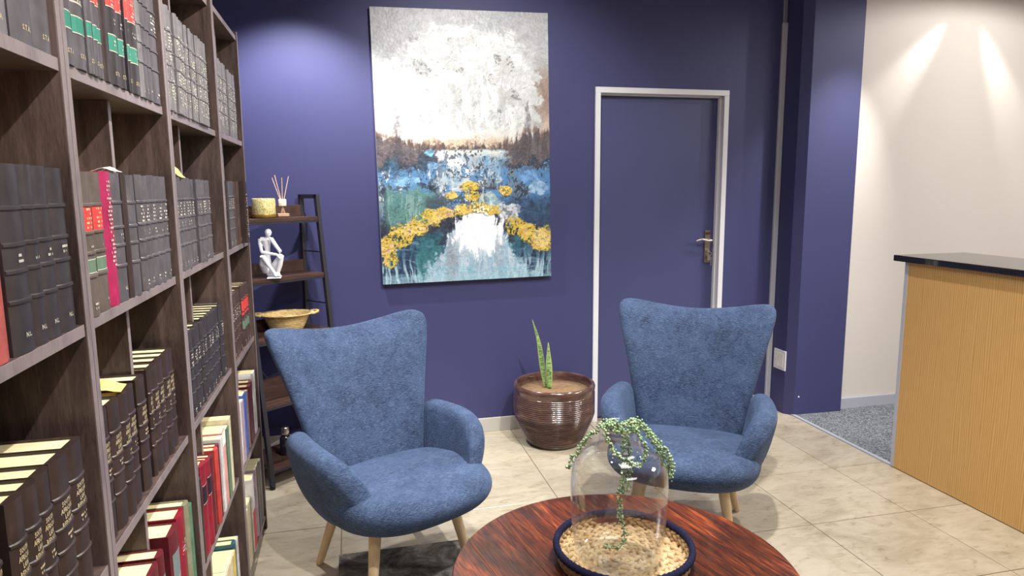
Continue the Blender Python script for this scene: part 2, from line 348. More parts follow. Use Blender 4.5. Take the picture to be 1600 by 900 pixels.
# ------------------------------------------------------------------ bookcases
XF = -.410; XBK = -.712
SH = [.068, .475, .880, 1.287, 1.692, 2.108]         # shelf top heights
units = [(-3.428, -2.803, -3.13, .003, 'fourth'), (-2.803, -2.178, -2.463, .010, 'third'), (-2.178, -1.493, -1.88, .012, 'second'), (-1.493, -.950, -1.19, .004, 'first')]
udesc = ['tall dark wenge bookcase nearest the camera, cut by the left picture edge',
         'tall dark wenge bookcase second from the left, with green and red labelled volumes on top',
         'tall dark wenge bookcase third from the left, between the magenta book and the end unit',
         'tall dark wenge bookcase at the far right end of the row, beside the ladder shelf']
for (ya, yb, yd, rec, nm), ds in zip(units, udesc):
    yc = (ya+yb)/2; u = empty('bookcase', (XF, yc, 0)); tag(u, ds, 'bookcase', 'bookcases along the left wall')
    for s in (-1, 1):
        a, b = (ya, ya+.018) if s < 0 else (yb-.018, yb)
        sp = obox('side_panel', (XBK-XF, -.0012, a-yc+.0004, b-yc-.0004, 0, 2.125), wenge, u, bev=.0006)
        obox('edge_band', (-.0012, 0, a-yc+.0012, b-yc-.0012, 0, 2.125), wenge_edge, sp, bev=.0003)
    for k, z in enumerate(SH):
        s_ = obox('shelf', (XBK-XF+.004, -rec-.001, ya-yc+.018, yb-yc-.018, z-.019, z), wenge, u, bev=.0004)
        obox('edge_band', (-rec-.001, -rec, ya-yc+.018, yb-yc-.018, z-.019, z), wenge_edge, s_, bev=.0003)
    for k in range(5):
        d_ = obox('divider', (XBK-XF+.004, -.046, yd-yc-.008, yd-yc+.008, SH[k]+.0005, SH[k+1]-.0195), wenge, u, bev=.0004)
        obox('edge_band', (-.046, -.045, yd-yc-.008, yd-yc+.008, SH[k]+.0005, SH[k+1]-.0195), wenge_edge, d_, bev=.0003)
    obox('back_panel', (XBK-XF, XBK-XF+.004, ya-yc+.018, yb-yc-.018, .05, 2.10), wenge, u, bev=0)
    obox('kickboard', (-.05, -.035, ya-yc+.018, yb-yc-.018, 0, .048), wenge, u, bev=0)

# ------------------------------------------------------------------ books
textcache = {}
def text_mesh(lines, size):
    k = (lines, size)
    if k in textcache: return textcache[k]
    cu = bpy.data.curves.new('txt', 'FONT'); cu.body = lines; cu.size = size; cu.align_x = 'CENTER'; cu.align_y = 'TOP'; cu.resolution_u = 1; cu.space_line = .95; cu.offset = size*.018
    o = bpy.data.objects.new('txt', cu); COL.objects.link(o)
    dg = bpy.context.evaluated_depsgraph_get(); me = bpy.data.meshes.new_from_object(o.evaluated_get(dg))
    vs = np.array([v.co[:] for v in me.vertices]); fs = [tuple(p.vertices) for p in me.polygons]
    bpy.data.objects.remove(o); bpy.data.curves.remove(cu); bpy.data.meshes.remove(me)
    textcache[k] = (vs, fs); return textcache[k]
def arcx(y, w, R):       # spine bulge: x offset at y
    return R*(math.sqrt(max(0, 1-(y/(w/2))**2*.92)))-R
def lettering(parent, lines, size, ztop, w, R, m=None, maxw=None):
    vs, fs = text_mesh(lines, size); ww = vs[:, 0].max()-vs[:, 0].min(); mw = maxw or w*.84
    k = min(1, mw/ww)
    co = [(arcx(v[0]*k, w, R)+.0007, v[0]*k, ztop+v[1]) for v in vs]
    me = bpy.data.meshes.new('lettering'); me.from_pydata(co, [], fs); return mobj(me, 'lettering', m or gold, parent)
def marks(parent, z0, z1, w, R, m=None, rows=None, wid=.6):   # worn, unreadable lettering rows
    bm = bmesh.new(); z = z1; rowh = .0075
    while z > z0:
        n = random.randint(2, 5); ys = sorted(random.uniform(-w*wid/2, w*wid/2) for _ in range(n*2))
        for a, b in zip(ys[::2], ys[1::2]):
            if b-a < .001: continue
            x = max(arcx(a, w, R), arcx(b, w, R))+.0009
            q = [bm.verts.new(p) for p in ((arcx(a, w, R)+.0009, a, z-.0036), (arcx(b, w, R)+.0009, b, z-.0036), (arcx(b, w, R)+.0009, b, z), (arcx(a, w, R)+.0009, a, z))]
            bm.faces.new(q)
        z -= rowh
    if not bm.faces: bm.free(); return
    finish(bm, 'lettering', m or silver_l, parent)
def spine_patch(parent, z0, z1, w, R, m, name='spine_label', wid=.96, rim=None):
    def strip(bm, z0, z1, ex, wd):
        n = 6; A = []
        for z in (z0, z1):
            A.append([bm.verts.new((arcx(w*wd/2*(2*i/n-1), w, R)+ex, w*wd/2*(2*i/n-1), z)) for i in range(n+1)])
        for i in range(n): bm.faces.new((A[0][i], A[0][i+1], A[1][i+1], A[1][i]))
    bm = bmesh.new(); strip(bm, z0, z1, .0005, wid); o = finish(bm, name, m, parent)
    if rim:
        bm = bmesh.new()
        for za in (z0, z1-.0018): strip(bm, za, za+.0018, .0008, wid)
        finish(bm, name+'_border', rim, parent)
    return o
def hardback(w, h, dep, m, bands=(), R=None, x=0, y=0, z=0, soft=False):
    R = min(w*.26, .010) if R is None else R
    n = 8; T = .0025 if not soft else .0008
    outer = [(-dep, -w/2)] + [(arcx(w/2*(2*i/n-1), w, R) if abs(2*i/n-1) < 1 else -R*.72, w/2*(2*i/n-1)) for i in range(n+1)] + [(-dep, w/2)]
    inner = [(-dep, w/2-T), (-R-.003, w/2-T), (-R-.003, -w/2+T), (-dep, -w/2+T)]
    bm = bmesh.new(); loft(bm, [[(a, b, zz) for a, b in outer+inner] for zz in (0, h)], cap=True)
    for f in [f for f in bm.faces if len(f.verts) > 4]: bmesh.ops.triangulate(bm, faces=[f])
    for zb in bands:
        prof = [(0, -.0035), (.0022, -.0018), (.0022, .0018), (0, .0035)]
        rings = []
        for i in range(n+1):
            yy = w/2*.99*(2*i/n-1); xx = arcx(yy, w, R) if abs(2*i/n-1) < 1 else -R*.72
            rings.append([(xx+e, yy, zb+d) for e, d in prof])
        loft(bm, rings, cap=True, closed=True)
    root = finish(bm, 'book', m, None, smooth='auto', loc=(x, y, z))
    tp = 0 if soft else .004
    bm = bmesh.new(); box(bm, -dep+.004, -R-.002, -w/2+T, w/2-T, tp*.6, h-tp, bev=0)
    finish(bm, 'page_block', paper, root)
    return root, R
ordn = ['first', 'second', 'third', 'fourth', 'fifth', 'sixth', 'seventh', 'eighth', 'ninth', 'tenth', 'eleventh', 'twelfth', 'thirteenth', 'fourteenth', 'fifteenth']
cols = ['first bookcase from left', 'second bookcase from left', 'third bookcase from left', 'fourth bookcase from left']
rows = {4: 'top row', 3: 'second row', 2: 'third row', 1: 'fourth row', 0: 'bottom row'}
BANDS = lambda h: [h*q for q in (.28, .44, .58, .77)]
def row(u, k, spec, x=XF-.004, dep=.19, jx=.002, group=None):
    """spec: list of (y0, y1, colour, height, style, colour words) from left to right"""
    z = SH[k]+.0005; g = group or ('books on the %s of the %s' % (rows[k], cols[u]))
    vis = 0
    yd = units[u][2]
    for (ya, yb, c, h, st, words) in spec:
        if ya < yd+.0086 and yb > yd-.0086:
            if (ya+yb)/2 < yd: yb = yd-.0086; ya = min(ya, yb-.014)
            else: ya = yd+.0086; yb = max(yb, ya+.014)
        wd = yb-ya-.0015; hh = h+random.uniform(-.0015, .0015); xx = x+random.uniform(-jx, jx)
        if 'P' in st: xx = x+.024
        bands = BANDS(h) if 'b' in st else ()
        b, R = hardback(wd, hh, dep+random.uniform(-.01, .01), L[c], bands, R=(.001 if 's' in st else None), x=xx, y=(ya+yb)/2, z=z, soft='s' in st)
        if 'G' in st:      # green and red labelled law volume
            spine_patch(b, .060, .092, wd, R, lab_green, rim=silver_l); spine_patch(b, .140, .196, wd, R, lab_red, rim=silver_l); marks(b, .145, .185, wd, R, wid=.5); marks(b, .108, .122, wd, R, wid=.5)
            marks(b, .066, .082, wd, R, wid=.4)
        if 'g' in st:
            spine_patch(b, .060, .086, wd, R, lab_green, rim=silver_l); spine_patch(b, .122, .170, wd, R, lab_red, rim=silver_l); marks(b, .126, .16, wd, R, wid=.5)
        if 'n' in st: spine_patch(b, .055, .083, wd, R, lab_green, rim=silver_l); spine_patch(b, .103, .106, wd, R, silver_l); marks(b, .108, .125, wd, R, wid=.5)
        if 'R' in st: spine_patch(b, .142, .186, wd, R, lab_red, wid=.85); marks(b, .146, .18, wd, R, gold, wid=.5); spine_patch(b, .072, .096, wd, R, lab_dgreen, wid=.85, rim=silver_l); marks(b, .112, .118, wd, R, wid=.3)
        if 'r' in st: spine_patch(b, .125, .19, wd, R, lab_red); spine_patch(b, .066, .105, wd, R, lab_dgreen)
        if 'k' in st: spine_patch(b, .15, .205, wd, R, lab_black, wid=.85, rim=silver_l)
        if 'q' in st: spine_patch(b, .03, h*.80, wd, R, lab_grey, wid=.8); marks(b, .05, h*.55, wd, R, wid=.5)
        if 'w' in st: spine_patch(b, h*.8, h*.99, wd, R, lab_white)
        if 'h' in st: spine_patch(b, .005, h*.55, wd, R, lab_red)
        if 'L' in st: lettering(b, 'SOUTH\nAFRICAN\nLAW\nREPORTS', .0105, h*.745, wd, R, maxw=wd*.62); marks(b, h*.49, h*.535, wd, R, gold, wid=.4)
        if 'm' in st: marks(b, h*.60, h*.74, wd, R, wid=.6); 
        if 'M' in st: marks(b, h*.10, h*.80, wd, R, wid=.75)
        if 'v' in st: marks(b, h*.30, h*.93, wd, R, wid=.5)
        if 'c' in st: marks(b, h*.47, h*.53, wd, R, wid=.35)
        if 'N' in st: lettering(b, 'N.L.', .009, .028, wd, R, silver_l, maxw=wd*.5)
        if 'S' in st: lettering(b, 'S.T.A.', .010, .026, wd, R, gold, maxw=wd*.6)
        if 'f' in st: marks(b, .012, .022, wd, R, wid=.4)
        tag(b, '%s, %s from left, %s, %s' % (words, ordn[vis], rows[k], cols[u]), 'book', g); vis += 1
def seq(bounds, c, h, st, words): return [(a, b, c, h, st, words) for a, b in zip(bounds, bounds[1:])]

row(0, 4, [(-3.03, -2.952, 'lgrey', .26, 'S', 'pale grey cloth volume')] + seq([-2.950, -2.883, -2.823], 'grey', .26, 'S', 'grey leather volume'))
row(0, 3, [(-3.12, -3.043, 'salmon', .245, '', 'faded red cloth volume')] + seq([-3.041, -2.978, -2.940, -2.889, -2.829], 'black', .243, 'bcN', 'worn black leather volume'))
row(0, 2, seq([-3.20, -3.16, -3.112, -3.070, -3.030, -2.986, -2.927], 'dbrown', .241, 'bL', 'dark brown law report') + [(-2.922, -2.866, 'dbrown', .241, 'bL', 'dark brown law report set slightly apart')], x=XF-.002)
row(1, 4, [(-2.782, -2.735, 'grey', .258, 'nS', 'green labelled grey volume'), (-2.733, -2.680, 'grey', .258, 'nS', 'green labelled grey volume'), (-2.678, -2.654, 'grey', .258, 'gS', 'slim green and red labelled volume'),
           (-2.652, -2.630, 'grey', .258, 'gS', 'slim green and red labelled volume'), (-2.628, -2.600, 'grey', .258, 'gS', 'green and red labelled volume'), (-2.597, -2.558, 'dbrown', .262, '', 'plain dark brown volume'),
           (-2.555, -2.508, 'black', .26, 'GS', 'red and green labelled black volume'), (-2.505, -2.458, 'black', .26, 'GS', 'red and green labelled black volume'), (-2.456, -2.436, 'black', .26, 'GS', 'slim red and green labelled volume'),
           (-2.428, -2.378, 'black', .262, 'GS', 'red and green labelled black volume'), (-2.376, -2.350, 'lgrey', .26, 'bf', 'slim pale grey volume'), (-2.348, -2.322, 'grey', .26, 'bf', 'slim grey volume'),
           (-2.320, -2.282, 'grey', .26, 'bf', 'grey volume with ribbed spine'), (-2.280, -2.205, 'grey', .26, 'bmf', 'thick grey volume with gold lettering')])
row(1, 3, [(-2.783, -2.768, 'pink', .246, '', 'thin pale pink volume'), (-2.766, -2.715, 'taupe', .240, 'bRf', 'taupe volume with red and green labels'), (-2.713, -2.655, 'taupe', .240, 'bRf', 'taupe volume with red and green labels'),
           (-2.653, -2.603, 'magenta', .243, 'v', 'magenta volume with white lettering'), (-2.601, -2.548, 'grey', .242, 'bcN', 'grey volume beside the magenta one'), (-2.546, -2.520, 'dbrown', .240, '', 'slim plain dark volume'),
           (-2.518, -2.470, 'grey', .240, 'b', 'grey ribbed volume')] + seq([-2.452, -2.412, -2.368, -2.318, -2.268, -2.214], 'grey', .240, 'bmcf', 'charcoal grey ribbed volume'), x=XF-.008)
row(1, 2, seq([-2.782, -2.742, -2.700, -2.645, -2.600, -2.548], 'dbrown', .238, 'bL', 'dark brown law report') + seq([-2.532, -2.480, -2.430, -2.382, -2.335, -2.287, -2.236], 'dbrown', .238, 'bL', 'dark brown law report'), x=XF-.016, jx=.003)
row(1, 1, [(-2.66, -2.60, 'maroon', .245, 'q', 'maroon bound report'), (-2.595, -2.522, 'maroon', .247, 'q', 'maroon bound report with grey spine panel'), (-2.515, -2.432, 'maroon', .247, 'q', 'maroon bound report with grey spine panel'),
           (-2.428, -2.354, 'maroon', .249, 'q', 'maroon bound report with pale spine panel'), (-2.350, -2.288, 'crimson', .254, 'm', 'crimson bound report'), (-2.284, -2.248, 'olive', .256, '', 'olive green volume'), (-2.245, -2.215, 'green', .235, '', 'slim green volume')], x=XF-.008)
row(2, 4, seq([-2.158, -2.122, -2.087, -2.040, -2.012, -1.980, -1.943, -1.915, -1.885, -1.850, -1.820, -1.780, -1.745, -1.712, -1.672, -1.635], 'lgrey', .249, 'bM', 'slim silvery grey volume'), jx=.004)
row(2, 3, seq([-2.158, -2.128, -2.096, -2.061, -2.025, -1.988, -1.949], 'grey', .240, 'bmcf', 'slim charcoal volume') + seq([-1.942, -1.9, -1.860, -1.820, -1.776, -1.729, -1.69], 'grey', .239, 'bmf', 'slim charcoal volume'), x=XF-.010, jx=.003)
row(2, 2, seq([-2.158, -2.110, -2.062, -2.014, -1.966, -1.918, -1.890], 'black', .236, 'bmf', 'black law report') + seq([-1.868, -1.820, -1.772, -1.724, -1.676, -1.628, -1.580, -1.545], 'black', .238, 'bmf', 'black law report'), x=XF-.018, jx=.004)
row(2, 1, [(-2.158, -2.118, 'red', .235, 'k', 'orange red volume with black label'), (-2.114, -2.066, 'dbrown', .242, '', 'dark maroon volume'), (-2.062, -2.004, 'crimson', .262, 'k', 'crimson volume with black label'), (-2.000, -1.950, 'crimson', .250, 'k', 'crimson volume with black label'),
           (-1.946, -1.895, 'maroon', .240, '', 'dark maroon volume'), (-1.868, -1.830, 'red', .238, '', 'bright red volume'), (-1.828, -1.795, 'maroon', .235, '', 'maroon volume'), (-1.790, -1.752, 'white', .245, 's', 'white paperback'),
           (-1.748, -1.690, 'pink', .250, 'sw', 'pale pink volume with white top'), (-1.686, -1.640, 'green', .240, 's', 'grey green volume'), (-1.636, -1.590, 'cream', .255, 's', 'tall cream paperback')], x=XF-.012)
row(2, 0, seq([-2.14, -2.08, -2.03, -1.97, -1.91], 'cream', .2, 's', 'cream paperback') + seq([-1.865, -1.81, -1.765, -1.71], 'cream', .215, 's', 'cream paperback') + [(-1.705, -1.660, 'yellow', .21, 's', 'yellowish paperback'), (-1.655, -1.615, 'teal', .225, '', 'teal volume'), (-1.61, -1.575, 'white', .215, 's', 'white paperback')], x=XF-.015)
row(3, 4, seq([-1.472, -1.432, -1.392, -1.352, -1.312, -1.270], 'lgrey', .248, 'bM', 'silvery grey volume') + seq([-1.228, -1.175, -1.120, -1.062], 'lgrey', .242, 'bM', 'thick silvery grey volume'))
row(3, 3, [(-1.472, -1.425, 'brown', .239, 'bmf', 'dark brown volume'), (-1.423, -1.378, 'dbrown', .239, '', 'plain dark brown volume')] + seq([-1.376, -1.334, -1.290, -1.245], 'grey', .239, 'bmf', 'charcoal volume with pale lettering')
    + [(-1.243, -1.200, 'brown', .239, 'f', 'brown volume'), (-1.178, -1.130, 'brown', .241, 'f', 'worn brown volume'), (-1.128, -1.082, 'dbrown', .241, 'bMP', 'worn brown volume jutting past the shelf')])
row(3, 2, seq([-1.472, -1.42, -1.368, -1.316, -1.264, -1.212], 'brown', .238, 'bmf', 'brown ribbed law report') + seq([-1.18, -1.125, -1.070, -1.015], 'brown', .240, 'brf', 'brown report with red and green labels'), x=XF-.012)
row(3, 1, [(-1.472, -1.425, 'pink', .24, 's', 'pinkish booklet'), (-1.423, -1.378, 'white', .245, 'sf', 'white booklet'), (-1.376, -1.330, 'lilac', .235, 's', 'lilac booklet'), (-1.328, -1.262, 'blue', .245, 's', 'bright blue booklet'),
           (-1.225, -1.175, 'lilac', .235, 's', 'purplish booklet'), (-1.172, -1.120, 'maroon', .236, '', 'maroon volume'), (-1.118, -1.066, 'maroon', .24, 'm', 'maroon lettered volume'), (-1.060, -.995, 'white', .262, 's', 'tall white folder')], x=XF-.008)
row(3, 0, [(-1.472, -1.41, 'cream', .24, 's', 'cream folder'), (-1.408, -1.350, 'cream', .25, 's', 'cream folder'), (-1.348, -1.300, 'olive', .235, 's', 'olive folder'), (-1.298, -1.230, 'white', .30, 'hs', 'tall white folder with red lower half'),
           (-1.17, -1.13, 'lilac', .29, 's', 'lilac booklet'), (-1.128, -1.09, 'grey', .285, 's', 'grey booklet'), (-1.088, -1.04, 'grey', .28, 's', 'grey booklet'), (-1.036, -.985, 'lgrey', .27, 's', 'pale grey booklet')], x=XF-.006)
def slip(x0, x1, y0, y1, z, rot, m, label, amp=.012):
    bm = bmesh.new(); n = 6
    R = [[((x1-x0)*(i/n-.5), (y1-y0)*(j-.5), .001+amp*math.sin(PI*i/n)**2*(.6+.4*j)+.0007*k) for i in range(n+1)] for k in (0, 1) for j in (0, 1)]
    rings = [[R[0][i], R[1][i], R[3][i], R[2][i]] for i in range(n+1)]
    loft(bm, rings); o = finish(bm, 'paper_slip', m, None, loc=((x0+x1)/2, (y0+y1)/2, z)); o.rotation_euler = (0, 0, rot); tag(o, label, 'paper')
slip(-.50, -.43, -2.64, -2.585, SH[2]+.2425, .1, yellow_paper, 'yellow paper slip lying on the dark brown law reports, second bookcase from left')
slip(-.47, -.42, -2.075, -1.985, SH[3]+.2405, .1, yellow_paper, 'pale yellow paper slip on the charcoal volumes, third bookcase from left', .03)
slip(-.46, -.42, -2.595, -2.53, SH[3]+.243, .1, lab_white, 'white paper slip on the grey volumes beside the magenta book', .010)

# ------------------------------------------------------------------ painting
def painting():
    W_, H_, T_ = 1.010, 1.530, .032
    root = empty('abstract_painting', (.671, -.002, 1.722)); root.rotation_euler = (0, -math.radians(.85), 0)
    tag(root, 'large abstract canvas of white sky, blue water and gold blotches on navy wall', 'painting')
    obox('canvas_edge', (-W_/2, W_/2, -T_+.002, 0, -H_/2, H_/2), plain('canvas_side', srgb(206, 204, 204), .8, .2), root, bev=.002)
    nx, ny = 400, 600
    rng = np.random.default_rng(5)
    def vn(fx, fy, oct=4, gain=.55):
        out = np.zeros((ny, nx)); a = 1; tot = 0
        for o in range(oct):
            gx, gy = int(fx*1.93**o)+2, int(fy*1.93**o)+2
            g = rng.random((gy+2, gx+2)); X = np.linspace(0, gx-1e-3, nx)[None, :]+WX*gx*.02; Y = np.linspace(0, gy-1e-3, ny)[:, None]+WY*gy*.02
            X = np.clip(X, 0, gx-1e-3); Y = np.clip(Y, 0, gy-1e-3)
            xi, yi = X.astype(int), Y.astype(int); fx_, fy_ = X-xi, Y-yi; fx_ = fx_*fx_*(3-2*fx_); fy_ = fy_*fy_*(3-2*fy_)
            A = g[yi, xi]*(1-fx_)+g[yi, xi+1]*fx_; B = g[yi+1, xi]*(1-fx_)+g[yi+1, xi+1]*fx_
            out += a*(A*(1-fy_)+B*fy_); tot += a; a *= gain
        out = out/tot; return np.clip(.5+(out-out.mean())/out.std()*.16, 0, 1)
    WX = np.zeros((ny, nx)); WY = np.zeros((ny, nx))
    wx, wy = vn(7, 10, 3), vn(7, 10, 3); WX, WY = (wx-.5)*2, (wy-.5)*2
    U, V = np.meshgrid(np.linspace(0, 1, nx), np.linspace(0, 1, ny))
    sm = lambda a, b, x: np.clip((x-a)/(b-a), 0, 1)**2*(3-2*np.clip((x-a)/(b-a), 0, 1))
    C = np.zeros((ny, nx, 3))
    def lay(mask, col):
        nonlocal C; col = np.array(col, float); C = C*(1-mask[..., None])+(col if col.ndim == 3 else col[None, None])*mask[..., None]
    big, med, fine, grit = vn(4, 6), vn(12, 18), vn(34, 50, 4, .7), vn(110, 165, 2)
    rag = vn(18, 27, 5, .8)                    # rough, for torn edges
    vst = vn(60, 7, 4, .7); hst = vn(8, 60, 4, .7); dry = vn(30, 14, 5, .8); pal = vn(9, 13, 3)
    E = lambda k: (rag-.5)*k
    # ---- sky
    lay(np.ones_like(U), (176, 178, 180)); lay(sm(.45, .6, hst)*.25, (192, 193, 194))
    oval = np.sqrt(((U-.50)/.46)**2+((V-.29)/.235)**2)
    lay(sm(1.10, .80, oval+E(.7)), (204, 206, 206)); lay(sm(.42, .62, rag)*sm(1.12, .85, oval+E(.4)), (224, 226, 226))
    lay(sm(.50, .66, hst)*sm(1.1, .9, oval+E(.3))*sm(.30, .15, V), (238, 237, 233))
    lay(sm(.46, .60, dry)*sm(.95, .7, np.sqrt(((U-.45)/.42)**2+((V-.33)/.16)**2)+E(.5)), (245, 246, 245))
    lay(sm(.60, .72, pal+(rag-.5)*.5)*sm(1.0, .8, oval)*.55, (186, 186, 184))
    lay(sm(.62, .70, grit*.45+rag*.55)*sm(.52, .60, pal)*sm(.06, .12, V)*sm(1.15, 1, oval)*.8, (120, 120, 122))
    lay(sm(.60, .68, grit*.4+rag*.6)*sm(.55, .75, U)*sm(.22, .3, V)*sm(.95, .85, U)*.7, (140, 140, 142))
    lay(sm(.56, .66, dry)*sm(.33, .42, V)*sm(1.0, .8, oval), (250, 250, 249))
    lay(sm(.10, .02, U+E(.08))*sm(.16, .32, V)*.8, (214, 196, 182)); lay(sm(.92, .96, U+E(.10))*sm(.16, .26, V)*.85, (146, 124, 112)); lay(sm(.93, .97, U+E(.06))*sm(.34, .42, V)*.8, (206, 186, 166))
    lay(sm(.40, .46, V+E(.07))*.7*sm(.62, .5, np.abs(U-.5)*1.1), (240, 238, 232))
    lay(sm(.445, .475, V+E(.035))*sm(.20, .30, U+E(.1))*sm(.80, .70, U+E(.1)), (220, 204, 180))
    for cx, top, wd in ((.115, .325, .030), (.87, .30, .024)):
        lay(sm(wd, wd*.5, np.abs(U-cx+E(.02))/(.2+.8*sm(top, .43, V)))*sm(top, top+.03, V+E(.04))*sm(.54, .48, V)*(.35+.5*sm(.4, .6, fine)), (128, 124, 130))
    # ---- land band with dry vertical strokes
    edge = .488-.040*sm(.34, .0, U)-.055*sm(.66, .96, U)+(vst-.5)*.045
    land = sm(edge-.006, edge+.014, V+E(.02))
    lay(land*.92, (76, 68, 74)); lay(land*sm(.46, .64, vst)*.7, (112, 102, 102)); lay(sm(edge-.03, edge, V)*sm(edge+.03, edge, V)*sm(.4, .6, rag)*.6, (104, 76, 62))
    lay(sm(.53, .57, V+E(.08)), (50, 56, 70)); lay(land*sm(.50, .60, pal+E(.3))*sm(.50, .55, V)*.8, (52, 76, 94)); lay(sm(.54, .64, rag)*sm(.5, .56, V)*.6, (40, 44, 58))
    # ---- river of light and patchwork of blues
    sp_r = sm(.22, .15, np.abs(U-.53)+E(.14))*sm(.500, .510, V+E(.012))*sm(.66, .60, V+E(.05))
    lay(sp_r*sm(.36, .50, rag+.04), (172, 188, 202)); lay(sp_r*sm(.10, .04, np.abs(U-.37-(V-.52)*1.7)+E(.1)), (228, 228, 234)); lay(sp_r*sm(.44, .56, dry)*sm(.48, .58, U), (116, 166, 200))
    lay(sp_r*sm(.545, .508, V+E(.03))*.9, (236, 236, 226)); lay(sp_r*sm(.56, .64, grit*.5+rag*.5)*.8, (58, 64, 74))
    band = sm(.56, .60, V+E(.10))*sm(.79, .72, V+E(.08))
    lay(band*sm(.50, .60, rag)*.8, (132, 158, 176)); lay(band*sm(.52, .62, pal+E(.5)), (94, 140, 182)); lay(band*sm(.58, .68, dry), (204, 212, 218)); lay(band*sm(.53, .60, grit*.5+fine*.5)*.75, (44, 50, 64))
    lay(band*sm(.66, .74, U+E(.1))*sm(.48, .60, dry), (82, 132, 186)); lay(sm(.66, .72, V+E(.05))*sm(.85, .78, V)*sm(.70, .78, U+E(.08))*.75, (46, 72, 104))
    lay(sm(.36, .28, U+E(.14))*sm(.02, .05, U)*sm(.635, .665, V+E(.06))*sm(.80, .76, V)*.9, (92, 136, 130)); lay(sm(.32, .2, U)*sm(.64, .7, V)*sm(.80, .76, V)*sm(.50, .62, vst)*.6, (150, 176, 172)); lay(sm(.34, .25, U)*sm(.64, .7, V)*sm(.8, .76, V)*sm(.56, .64, grit*.5+rag*.5)*.6, (60, 84, 88))
    blk = lambda cu, cv, a, b, k=1.3: sm(1.06, .86, np.sqrt(((U-cu)/a)**2+((V-cv)/b)**2)+E(k))
    lay(sm(.24, .28, U+E(.04))*sm(.44, .38, U+E(.06))*sm(.665, .69, V+E(.03))*sm(.76, .74, V)*.8, (58, 70, 80))
    for a, c_ in (((.29, .513, .034, .015), (122, 184, 214)), ((.09, .556, .03, .022), (58, 90, 112)), ((.10, .60, .03, .02), (66, 94, 120)), ((.31, .560, .035, .020), (118, 162, 198)), ((.16, .615, .08, .015), (128, 176, 212)),
                  ((.64, .70, .08, .035), (170, 190, 186)), ((.74, .745, .07, .035), (196, 198, 202)), ((.44, .64, .06, .02), (190, 198, 206)), ((.86, .60, .07, .03), (112, 158, 208)), ((.93, .65, .06, .03), (156, 186, 214)), ((.40, .62, .10, .02), (166, 182, 190))):
        lay(blk(*a)*(.55+.45*sm(.4, .55, fine)), c_)
    # ---- lower water
    low = sm(.78, .82, V-.10*np.abs(U-.52)+E(.05))
    lay(low, (42, 60, 82)); lay(low*sm(.46, .62, vst)*.8, (56, 98, 122)); lay(low*sm(.58, .70, hst)*.5, (124, 162, 182)); lay(sm(.88, .96, V)*sm(.52, .66, vst)*.9, (178, 200, 212)); lay(low*sm(.10, .05, np.abs(U-.27)+E(.1))*.8, (56, 116, 122)); lay(low*sm(.08, .03, np.abs(U-.76)+E(.1))*.7, (50, 104, 118))
    ad = np.sqrt(((U-.555)/(.19+.14*sm(.84, 1, V)))**2+((np.minimum(V, .865)-.865)/.120)**2); arch = sm(1.05, .90, ad+E(.35)+(vst-.5)*.25)*(V > .70)
    lay(sm(1.25, 1.05, ad+E(.3))*(V > .72)*(V < .86)*.8, (40, 46, 60)); lay(arch, (150, 178, 196)); lay(arch*sm(.44, .6, vst)*.7, (190, 202, 210)); lay(arch*sm(.05, .01, np.abs(U-.40)+E(.03))*sm(.80, .86, V)*.7, (134, 142, 154)); lay(arch*sm(.04, .0, np.abs(U-.68)+E(.03))*sm(.84, .88, V)*.5, (140, 150, 162))
    lay(sm(1.1, .85, np.sqrt(((U-.56)/.15)**2+((V-.81)/.088)**2)+(vst-.5)*.9+E(.5)), (240, 240, 244))
    lay(sm(.93, .97, V)*sm(.45, .6, hst)*sm(.3, .2, np.abs(U-.55))*.8, (124, 176, 196)); lay(sm(.955, .985, V+(vst-.5)*.06)*.6, (158, 190, 202))
    # ---- gold
    yel = np.zeros_like(U)
    arcU = [(0.03, .865, .06, .05), (.11, .825, .07, .045), (.165, .80, .05, .03), (.22, .785, .06, .038), (.30, .755, .065, .036), (.38, .738, .06, .026), (.47, .727, .07, .022), (.56, .722, .07, .020), (.65, .733, .06, .018), (.52, .640, .055, .020), (.41, .673, .042, .017), (.53, .678, .045, .018), (.73, .660, .05, .02),
            (.78, .795, .055, .035), (.86, .822, .055, .038), (.95, .855, .08, .05), (.04, .91, .045, .03)]
    for a in arcU: yel = np.maximum(yel, blk(*a, .9))
    lay(sm(.0, .5, yel)*sm(1.0, .5, yel)*.6, (44, 46, 56)); gcol = np.stack([214+30*(fine-.5)*2, 184+36*(fine-.5)*2, 84+80*(rag-.5)*2], -1); lay(yel*sm(.30, .42, grit*.4+rag*.6), gcol)
    lay(yel*sm(.60, .68, grit*.5+fine*.5)*.7, (76, 66, 54)); lay(blk(.94, .85, .05, .035)*.6, (236, 212, 150))
    n3, n4, n5 = fine, grit, rag
    C = C+(n4-.5)[..., None]*24+(n3-.5)[..., None]*26
    C = np.clip(C/255, 0, 1); lin = np.where(C <= .04045, C/12.92, ((C+.055)/1.055)**2.4)
    # geometry with impasto relief
    hgt = .0016*(n3-.5)+.0012*(n4-.5)+.003*yel*n3+.0015*sm(1.2, .7, oval)*n5
    co = np.stack([(U-.5)*W_, -T_-.0008-np.clip(hgt, -.0008, .006), (.5-V)*H_], -1).reshape(-1, 3)
    I = np.arange(ny*nx).reshape(ny, nx); F_ = np.stack([I[1:, :-1], I[1:, 1:], I[:-1, 1:], I[:-1, :-1]], -1).reshape(-1, 4)
    me = bpy.data.meshes.new('painted_surface'); me.from_pydata(co.tolist(), [], F_.tolist())
    at = me.color_attributes.new('paint', 'FLOAT_COLOR', 'POINT'); at.data.foreach_set('color', np.concatenate([lin.reshape(-1, 3), np.ones((ny*nx, 1))], 1).astype(np.float32).ravel())
    t = NT('painted_canvas').set(.42, .45); a = t.n('ShaderNodeAttribute', attribute_name='paint')
